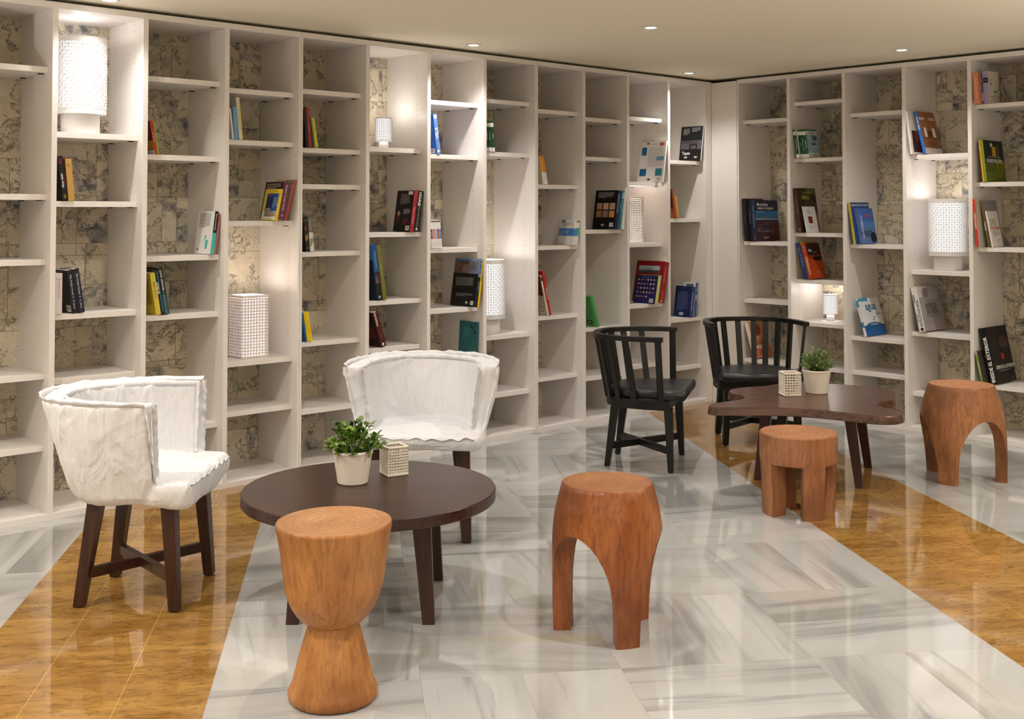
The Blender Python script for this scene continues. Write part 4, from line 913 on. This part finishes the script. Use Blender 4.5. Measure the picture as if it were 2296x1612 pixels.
book('creamred', 'cream spined wine book with a dark red and grey cover, leaning left', '#ded6c2', '#b9aea4', [('p', 'c', 0, .5, 1, 1, '#6c241c'), ('d', 'c', .05, .12, .5, .36, '#5e3a20'), S('El gran libro del vino', .5, .007, 90, '#6a4030'), ('p', 's', .1, .86, .9, .97, '#2c1814'), ('b', 'c', .7, .05, .92, .15)])
book('red8', 'tall bright red spined book behind the cream wine book', '#bf2a24', '#a8241f', [S('LA COCINA', .48, .010, 90, '#f4e6dc', .5, .02)])
book('creative', 'large black back cover with six small food photos, leaning right', '#17283c', '#0f0e10', [S('CREATIVE COOKING', .66, .010, 90, '#c9d6e2', .5, .01), ('l', 'c', .14, .80, .86, .95, 6, '#b0aeac')]+[('p', 'c', .12+.29*i, .50-.20*j, .36+.29*i, .67-.20*j, q) for (i, j), q in zip([(0, 0), (1, 0), (2, 0), (0, 1), (1, 1), (2, 1)], ['#b8876c', '#c9a58c', '#b99c86', '#a8744e', '#8f7a70', '#c48a4a'])]+[('b', 'c', .76, .06, .93, .16), ('d', 'c', .38, .07, .52, .13, '#a8a6a4')])
book('blue9', 'dark blue spined book next to the black one with food photos', '#264a72', '#2c5480', [S('Cocina', .6, .008, 90, '#d0dce8')])
book('teal9', 'teal green spined book between a dark blue and a white one', '#3d8c8a', '#4a9a98', [('p', 's', .1, .80, .9, .95, '#9cd0d8'), S('Mar', .5, .008, 90, WH)])
book('white9', 'white spined tall book against the upright, right of the teal one', '#e4e0dc', '#e4e0dc', [S('Arquitectura', .6, .008, 90, '#5c5854')])
book('green9a', 'green covered book leaning left behind the left black chair', '#3f8a4a', '#4f9c58', [('p', 'c', .05, .75, .25, .92, '#23302a'), ('p', 'c', .55, .08, .85, .22, '#2c2f2c'), ('d', 'c', .62, .11, .78, .2, '#d8d4cc')])
book('green9b', 'green spined book, right one of the green pair behind the left black chair', '#5aa862', '#3d8848', [])
book('seaguide', 'tall white back cover with small sea photos and shells, leaning right', '#e2dfdb', '#dedad6', [('p', 'c', .08, .66, .27, .86, '#2c5f96'), ('p', 'c', .68, .52, .96, .63, '#2488b8'), ('p', 'c', .06, .15, .32, .33, '#1c6494'), ('p', 'c', .68, .15, .94, .33, '#2c7f86'), ('d', 'c', .24, .92, .36, .98, '#b8643c'), ('d', 'c', .74, .88, .94, .97, '#c46a3c'), ('l', 'c', .34, .36, .95, .86, 20, '#aaa6a2'), ('t', 'c', 'CURIOSIDADES', .52, .93, .008, 0, '#8a6a5c'), ('b', 'c', .76, .03, .9, .11), ('d', 'c', .38, .04, .52, .09, '#2f5c4c')])
book('jewels', 'dark violet back cover dotted with rows of small jewels, leaning right', '#e0d24a', '#25265c', [('d', 'c', .10+.14*i, .80-.15*j, .18+.14*i, .87-.15*j, ['#d8a84a', '#c9c4cc', '#b8583c', '#8c9ac0'][(i*3+j*5) % 4]) for j in range(5) for i in range(6) if not (j == 4 and i > 3)]+[('t', 'c', 'Minerales y fósiles', .5, .93, .008, 0, '#8c9ac8'), ('b', 'c', .72, .04, .9, .17)])
book('st1', 'thin yellow and white spined book behind the violet jewel cover', '#e6da6a', '#e6e2d4', [('p', 's', .5, 0, 1, 1, '#e9e6e0')])
book('st2', 'thin turquoise and yellow spined book beside the big red one', '#4f9cb8', '#d8c43a', [('p', 's', .55, 0, 1, 1, '#e2c832')])
book('redtall', 'big red hardback with a mountain photo, behind the violet jewel cover', '#a32024', '#8a1a20', [('p', 'c', .10, .70, .86, .88, '#a9b4c0'), ('p', 'c', .10, .70, .86, .77, '#3a3a40'), ('p', 'c', .25, .74, .55, .80, '#44464e'), S('Viaje de Europa', .68, .013, 90, '#e8b8a8', .4), S('DEL BIER', .18, .010, 90, '#e8b8a8', .4), ('d', 's', .2, .02, .6, .07, '#d8a898')])
book('tapas', 'black Tapas book with a shopfront photo, leaning right near the corner', '#dcdad6', '#1c1b1e', [('p', 'c', .0, .62, 1, 1, '#24282a'), ('p', 'c', .04, .34, .98, .60, '#5e5a60'), ('p', 'c', .04, .52, .98, .60, '#a89ca4'), ('p', 'c', .42, .34, .80, .50, '#2c1a18'), ('p', 'c', .50, .36, .74, .46, '#9a8c84'), ('t', 'c', 'Tapas', .30, .22, .024, 0, WH, .02), ('l', 'c', .10, .76, .42, .95, 7, '#c2c2be'), ('l', 'c', .50, .84, .92, .97, 4, '#c2c2be'), ('d', 'c', .22, .08, .38, .14, '#b8b4b0'), ('d', 'c', .68, .08, .84, .14, '#b8b4b0')])
book('brown11', 'brown book leaning left near the corner, left of the orange one', '#8c4a26', '#6a2c1c', [('p', 'c', 0, 0, 1, .35, '#a84c24')])
book('orange11', 'orange spined book leaning left near the corner', '#d8742c', '#c9642a', [('b', 'c', .5, .05, .85, .17)])
book('gr11', 'very thin pale green book at the end of the orange one near the corner', '#b4c46a', '#c4cc84', [])
book('navy11', 'thick navy blue back cover leaning in front of the 1000 spine', '#22346a', '#1f2c58', [S('DAVID BALDACCI', .5, .012, 90, '#d8dcec', .4, .01), ('l', 'c', .18, .2, .85, .82, 15, '#5c6a98'), ('b', 'c', .36, .04, .6, .13)])
book('mil', 'tall white and blue book with 1000 on its spine, behind the navy one', '#2a5a9c', '#dedbd6', [S('1000', .56, .016, 90, WH, .5, .02), S('lugares', .82, .008, 90, '#c4d4ea'), ('p', 'c', .55, .86, .9, .96, '#5c6470'), ('t', 'c', 'España', .25, .95, .010, 0, '#8a8682')])
book('dark1', 'tall black book at the left end of the right bookcase', '#1f1c24', '#2a2430', [S('Sabiduría', .5, .010, 90, '#7c7484')])
book('dark2', 'black book between the dark one and the Montañas book', '#15161a', '#23242c', [S('El mundo desde el aire', .6, .008, 90, '#a8a8b0')])
book('montanas', 'Montañas desde el espacio book with a blue and dark red cover', '#1c2c48', '#16203a', [('p', 'c', 0, .55, 1, .74, '#2c6ca8'), ('p', 'c', 0, .52, 1, .60, '#9cc4dc'), ('p', 'c', 0, 0, 1, .54, '#3a1826'), ('p', 'c', .55, 0, 1, .40, '#5a1420'), ('p', 'c', .05, .22, .75, .42, '#8c8490'), ('p', 'c', .12, .26, .68, .38, '#2a1a24'), ('p', 'c', .3, .30, .9, .46, '#6c4a5c'), ('t', 'c', 'Montañas', .33, .90, .026, 0, WH, .01), ('t', 'c', 'desde el espacio', .46, .80, .022, 0, WH, .01), ('l', 'c', .06, .70, .8, .73, 1, '#c9d8e6'), ('l', 'c', .3, .06, .55, .1, 2, '#d8d4d0'), S('MONTAÑAS DESDE EL ESPACIO', .6, .008, 90, '#8ab4e0'), ('d', 's', .3, .04, .7, .1, '#a84a44')])
book('recetas', 'orange 365 recipes book leaning behind the right black chair', '#e8e2dc', '#c2714a', [('p', 'c', 0, .45, 1, 1, '#c98a5c'), ('d', 'c', .1, .6, .7, .95, '#a85a34'), ('t', 'c', '365', .45, .43, .036, 0, '#9c3a24', .01), ('t', 'c', 'RECETAS DE', .5, .30, .018, 0, '#f4ece4', .02), ('t', 'c', 'DÍA', .5, .16, .036, 0, '#b8201c', .03), S('365 RECETAS DE DÍA', .4, .009, 90, '#7a6a60')])
for k_, n_, s_ in (('p1', 'leftmost', 'Árboles maravillosos'), ('p2', 'second from the left', 'Huerto'), ('p3', 'third from the left', 'Piedras ornamentales')):
    book(k_, 'green field guide in the right bookcase, '+n_+' of four', '#1d5233', '#e4e2de', [('p', 's', 0, .80, 1, .93, '#e9e7e2'), ('p', 's', 0, 0, 1, .13, '#e9e7e2'), S(s_, .48, .007, 90, WH, .5, .01)], group='green field guides in the right bookcase')
book('peces', 'green spined Peces de Mar guide with fish on a pale blue cover', '#1f6038', '#dfe6ea', [('p', 's', 0, .80, 1, .93, '#e9e7e2'), ('p', 's', 0, 0, 1, .13, '#e9e7e2'), S('Peces de Mar', .48, .008, 90, WH, .5, .02), ('p', 'c', 0, .18, 1, .82, '#a4c4de'), ('p', 'c', 0, .95, 1, 1, '#2c6a44'), ('t', 'c', 'Peces de Mar', .55, .88, .010, 0, '#26302c', .02), ('d', 'c', .45, .60, .95, .80, '#6c7a8c'), ('d', 'c', .30, .43, .80, .54, '#b87a5c'), ('d', 'c', .30, .24, .92, .35, '#e0e4e6'), ('d', 'c', .05, .34, .14, .72, '#56646c'), ('l', 'c', .4, .05, .92, .12, 3, '#8a8682')], group='green field guides in the right bookcase')
book('vino', 'tall wine history book with vino in yellow on a painted cover', '#4a281c', '#2e2a20', [S('Historia del vino', .6, .012, 90, '#b8704c'), ('t', 'c', 'Historia del', .5, .90, .014, 0, '#c4b468'), ('t', 'c', 'vino', .42, .80, .042, 0, '#c9b43c', .01), ('p', 'c', .5, .86, 1, 1, '#6a6238'), ('d', 'c', .3, .5, .95, .75, '#4a3a24'), ('d', 'c', .1, .2, .5, .5, '#8c4a2c'), ('d', 'c', .75, .1, 1, .45, '#9c6a3c'), ('d', 's', .25, .03, .75, .1, '#b8704c')])
book('nicoret', 'small white book with one brown picture leaning in front of the vino cover', '#e9e6e1', '#e9e6e1', [('t', 'c', 'Valdo\nNicoret', .5, .80, .014, 0, '#8a847c'), ('p', 'c', .32, .36, .64, .62, '#7a3420'), ('d', 'c', .38, .42, .58, .56, '#b8643c'), ('l', 'c', .25, .16, .75, .26, 3, '#a8a29a')])
book('bluei', 'dark blue spined book with a yellow side, left of the orange islands cover', '#223c74', '#c49a2c', [S('inolvidables del mundo', .6, .011, 90, '#9cb4dc'), ('t', 's', '40 lugares', .15, .8, .006, 90, '#d8d4cc')])
book('islas', 'orange inolvidables Islas book with an island at sunset on the cover', '#a8401e', '#b8441c', [('p', 'c', 0, .66, 1, 1, '#3a2018'), ('p', 'c', 0, .56, 1, .66, '#8c3418'), ('d', 'c', .30, .50, 1.0, .62, '#1c1412'), ('t', 'c', 'Islas', .25, .80, .018, 0, WH, .02), ('t', 'c', 'del mundo', .55, .74, .009, 0, '#e0c4a8'), S('inolvidables', .38, .020, 90, '#ecd2b4', .55, .01), ('l', 'c', .4, .16, .6, .2, 2, '#e8d0b8'), S('los + del', .86, .008, 90, '#ecd2b4')])
book('arqui', 'yellow spined book with ARQUITECTURA FUTURISTA on a blue cover', '#c9b43a', '#274a80', [('t', 'c', 'ARQUITECTURA FUTURISTA', .5, .93, .014, 0, '#dfe8f2', .01), S('ARQUITECTURA FUTURISTA', .6, .007, 90, '#4a4420')])
book('inolv', 'blue inolvidables book with misty mountains and red title', '#5a6fae', '#4f7fc0', [('p', 'c', 0, .62, 1, 1, '#3f6cb4'), ('p', 'c', 0, 0, 1, .36, '#5c7cae'), ('d', 'c', -.0, .18, .8, .50, '#5474a8'), ('d', 'c', .6, .02, 1., .32, '#14161c'), ('t', 'c', '40 lugares', .62, .78, .018, 0, '#c43a3c', .02), ('t', 'c', 'inolvidables', .14, .48, .024, 90, '#dfe8f4', .01), S('40 lugares inolvidables', .65, .008, 90, '#c85a60')])
book('agua', 'white and blue agua book with a water splash, leaning steeply left', '#e6e6e4', '#e9eaea', [('p', 'c', 0, 0, 1, .28, '#1f5ea6'), ('d', 'c', .1, .16, .9, .36, '#2a70b4'), ('d', 'c', .3, .26, .72, .35, '#c9dcea'), ('t', 'c', 'agua', .52, .72, .054, 0, '#1f6c96', .02), ('d', 'c', .55, .46, .62, .5, '#2a5c9c'), ('d', 'c', .5, .40, .58, .43, '#2a5c9c'), ('l', 'c', .72, .52, .98, .60, 3, '#55606a'), ('p', 'c', .0, .92, .45, 1, '#3f9ac4'), ('p', 's', 0, .78, 1, .96, '#3f9ac4'), ('p', 's', 0, .24, 1, .38, '#3f8ac0')])
book('white13', 'white spined book at the left of the blue spine, right bookcase top', '#e6e2da', '#d8d2c8', [('p', 'c', .1, .05, .9, .55, '#4a2c34'), ('p', 'c', .3, .3, .8, .55, '#b86a3c'), S('Interiores', .2, .006, 90, '#5c5854')])
book('estilos2', 'brown interior design book with a bright blue spine, leaning left', '#2f6cc4', '#9a6238', [S('estilo rústico', .72, .012, 90, '#dfe8f6', .5, .02), ('p', 'c', 0, .0, 1, .14, '#c9bcae'), ('p', 'c', .18, .38, .32, .62, '#e6e2d4'), ('p', 'c', .66, .38, .82, .62, '#e6e2d4'), ('p', 'c', .38, .36, .60, .56, '#4a2a18'), ('p', 'c', .08, .14, .92, .40, '#8a5434'), ('p', 'c', .25, .16, .7, .3, '#a8744c'), ('p', 'c', .04, .80, .32, .86, '#ded8ce'), ('p', 'c', .60, .80, .92, .86, '#ded8ce'), ('t', 'c', 'viejas', .18, .83, .012, 0, '#3a2a20'), ('t', 'c', 'casas', .76, .83, .012, 0, '#3a2a20'), ('p', 'c', .02, .36, .98, .38, '#5c3822')])
book('estilos', 'thick ESTILOS DE VIDA book with a grey mauve cover, leaning left', '#e4e0da', '#a79c9c', [S('ESTILOS DE VIDA', .42, .016, 90, '#1f5a5c', .62, .02), ('l', 's', .1, .1, .35, .95, 2, '#8a8682'), ('d', 's', .3, .02, .8, .1, '#3a3834'), ('p', 'c', 0, .75, .45, 1, '#c9c2c2'), ('d', 'c', .15, .68, .95, .98, '#b8aeb0'), ('t', 'c', 'ESTILOS', .48, .55, .030, 0, '#24484c', .02), ('t', 'c', 'DE VIDA', .52, .43, .030, 0, '#24484c', .02), ('l', 'c', .2, .30, .9, .36, 3, '#6c6466'), ('l', 'c', .1, .18, .45, .2, 1, '#6c6466')])
book('salmon14', 'salmon orange spined book at the top of the right bookcase', '#dc8a66', '#c87a58', [S('La magia de las plantas', .5, .010, 90, '#f2d2c0')])
book('blue14', 'thin bright blue book between the salmon and the lilac spines', '#2c66a4', '#2c66a4', [('p', 's', .1, .1, .9, .35, '#c9c4c0'), S('Azul', .75, .006, 90, WH)])
book('lilac', 'lilac spined hardback with an ink sketch on its cream cover, standing almost upright', '#a898bc', '#dcd3bc', [('p', 's', .05, .64, .95, .80, '#1c1a22'), ('t', 's', 'PARIS', .5, .72, .006, 0, '#c9b878'), ('l', 's', .2, .84, .8, .9, 2, '#6c6080'), ('p', 'c', .20, .55, .24, .72, '#5c4c74'), ('p', 'c', .12, .60, .34, .62, '#5c4c74'), ('p', 'c', .48, .36, .78, .40, '#3c3450'), ('p', 'c', .84, .42, .96, .47, '#6a5c94'), ('p', 'c', .88, .18, .94, .26, '#2a2638'), ('d', 'c', .30, .08, .70, .30, '#cfc6b4'), ('p', 'c', .1, .2, .5, .21, '#5c4c74'), ('p', 'c', .66, .1, .68, .32, '#5c4c74')])
book('yel14', 'thin orange yellow spined book left of CALEIDOSCOPIO', '#e0a42c', '#3a1c20', [S('Luz', .7, .006, 90, '#6a4a10')])
book('caleido', 'green and black CALEIDOSCOPIO book with a glass house cover', '#7c8c2c', '#1c2418', [('p', 'c', 0, 0, 1, .45, '#5c6c1c'), ('p', 'c', .05, .05, .6, .38, '#8c9c2c'), ('p', 'c', .55, .1, .95, .5, '#a8a82a'), ('p', 'c', .42, .62, .62, .85, '#c9a42c'), ('d', 'c', .34, .84, .46, .94, '#dcd8d0'), ('p', 'c', .05, .50, .6, .56, '#4a4c40'), ('p', 'c', .0, .18, .9, .22, '#b4b86c'), ('p', 'c', .7, .3, .76, .9, '#6c7448'), ('t', 'c', 'CALEIDOSCOPIO', .5, .51, .021, 0, '#f2f0ea', .03), ('t', 'c', 'EL NUEVO ESPACIO DE INTERIORES', .5, .60, .008, 0, '#d8d6cc')])
book('red14', 'red spined book at the left end below CALEIDOSCOPIO', '#d23a26', '#c9c0b4', [S('MADE IN SPAIN', .55, .010, 90, '#f6e2d8', .5, .02)])
book('olive14', 'olive spined book leaning between the red spine and 365 CÓCTELES', '#6c5c24', '#8f8a8c', [S('VODKA', .45, .012, 90, '#e6dcc4', .5, .02), ('p', 'c', .1, .1, .9, .5, '#6c3c24'), ('d', 'c', .1, .35, .6, .6, '#4a2c1c')])
book('coct', 'white 365 CÓCTELES book leaning left in the right bookcase', '#dedad2', '#e2ded6', [('t', 'c', '365', .42, .70, .040, 0, '#9c9448', .01), ('t', 'c', 'CÓCTELES', .5, .54, .020, 0, '#b85a3c', .03), ('l', 'c', .2, .28, .85, .46, 4, '#8a8682'), ('l', 'c', .4, .14, .85, .22, 2, '#aaa69e')])
book('green14', 'thin green spined book left of DESDE EL EXTERIOR', '#7c9a3c', '#4a3c38', [S('GRANDES JARDINES', .5, .007, 90, '#dfe6c4', .5, .01), ('p', 's', 0, .9, 1, 1, '#c9a49c')])
book('exterior', 'thick black DESDE EL EXTERIOR book leaning left on the lowest visible shelf', '#121014', '#110d10', [S('DESDE EL EXTERIOR', .44, .022, 90, '#f0eee8', .55, .03), S('del', .5, .006, 90, '#c9c4bc', .15), ('d', 'c', .45, .40, .62, .52, '#a81c28'), ('d', 'c', .48, .60, .95, .82, '#4a3430'), ('d', 'c', .15, .64, .4, .78, '#2c2024'), ('t', 'c', 'DESDE EL EXTERIOR', .58, .28, .026, 0, '#e9e4dc', .03), ('l', 'c', .22, .2, .95, .23, 2, '#a09a92'), ('t', 'c', 'LOFT', .84, .06, .006, 0, WH), ('d', 's', .3, .02, .7, .08, '#b8b4ac'), ('t', 'c', 'x', .78, .94, .012, 0, '#c9c4bc')])
book('tealbook', 'teal back cover with dark leaf shapes, partly hidden behind the white armchair', '#2c5a5c', '#2f6c70', [('d', 'c', .62, .84, .74, .92, '#1c2c30'), ('d', 'c', .74, .78, .84, .88, '#1c2c30'), ('d', 'c', .80, .68, .94, .78, '#23383a'), ('d', 'c', .66, .90, .72, .97, '#1c2c30'), ('d', 'c', .88, .9, .94, .98, '#23383a'), ('l', 'c', .2, .55, .6, .85, 6, '#5c9498')])
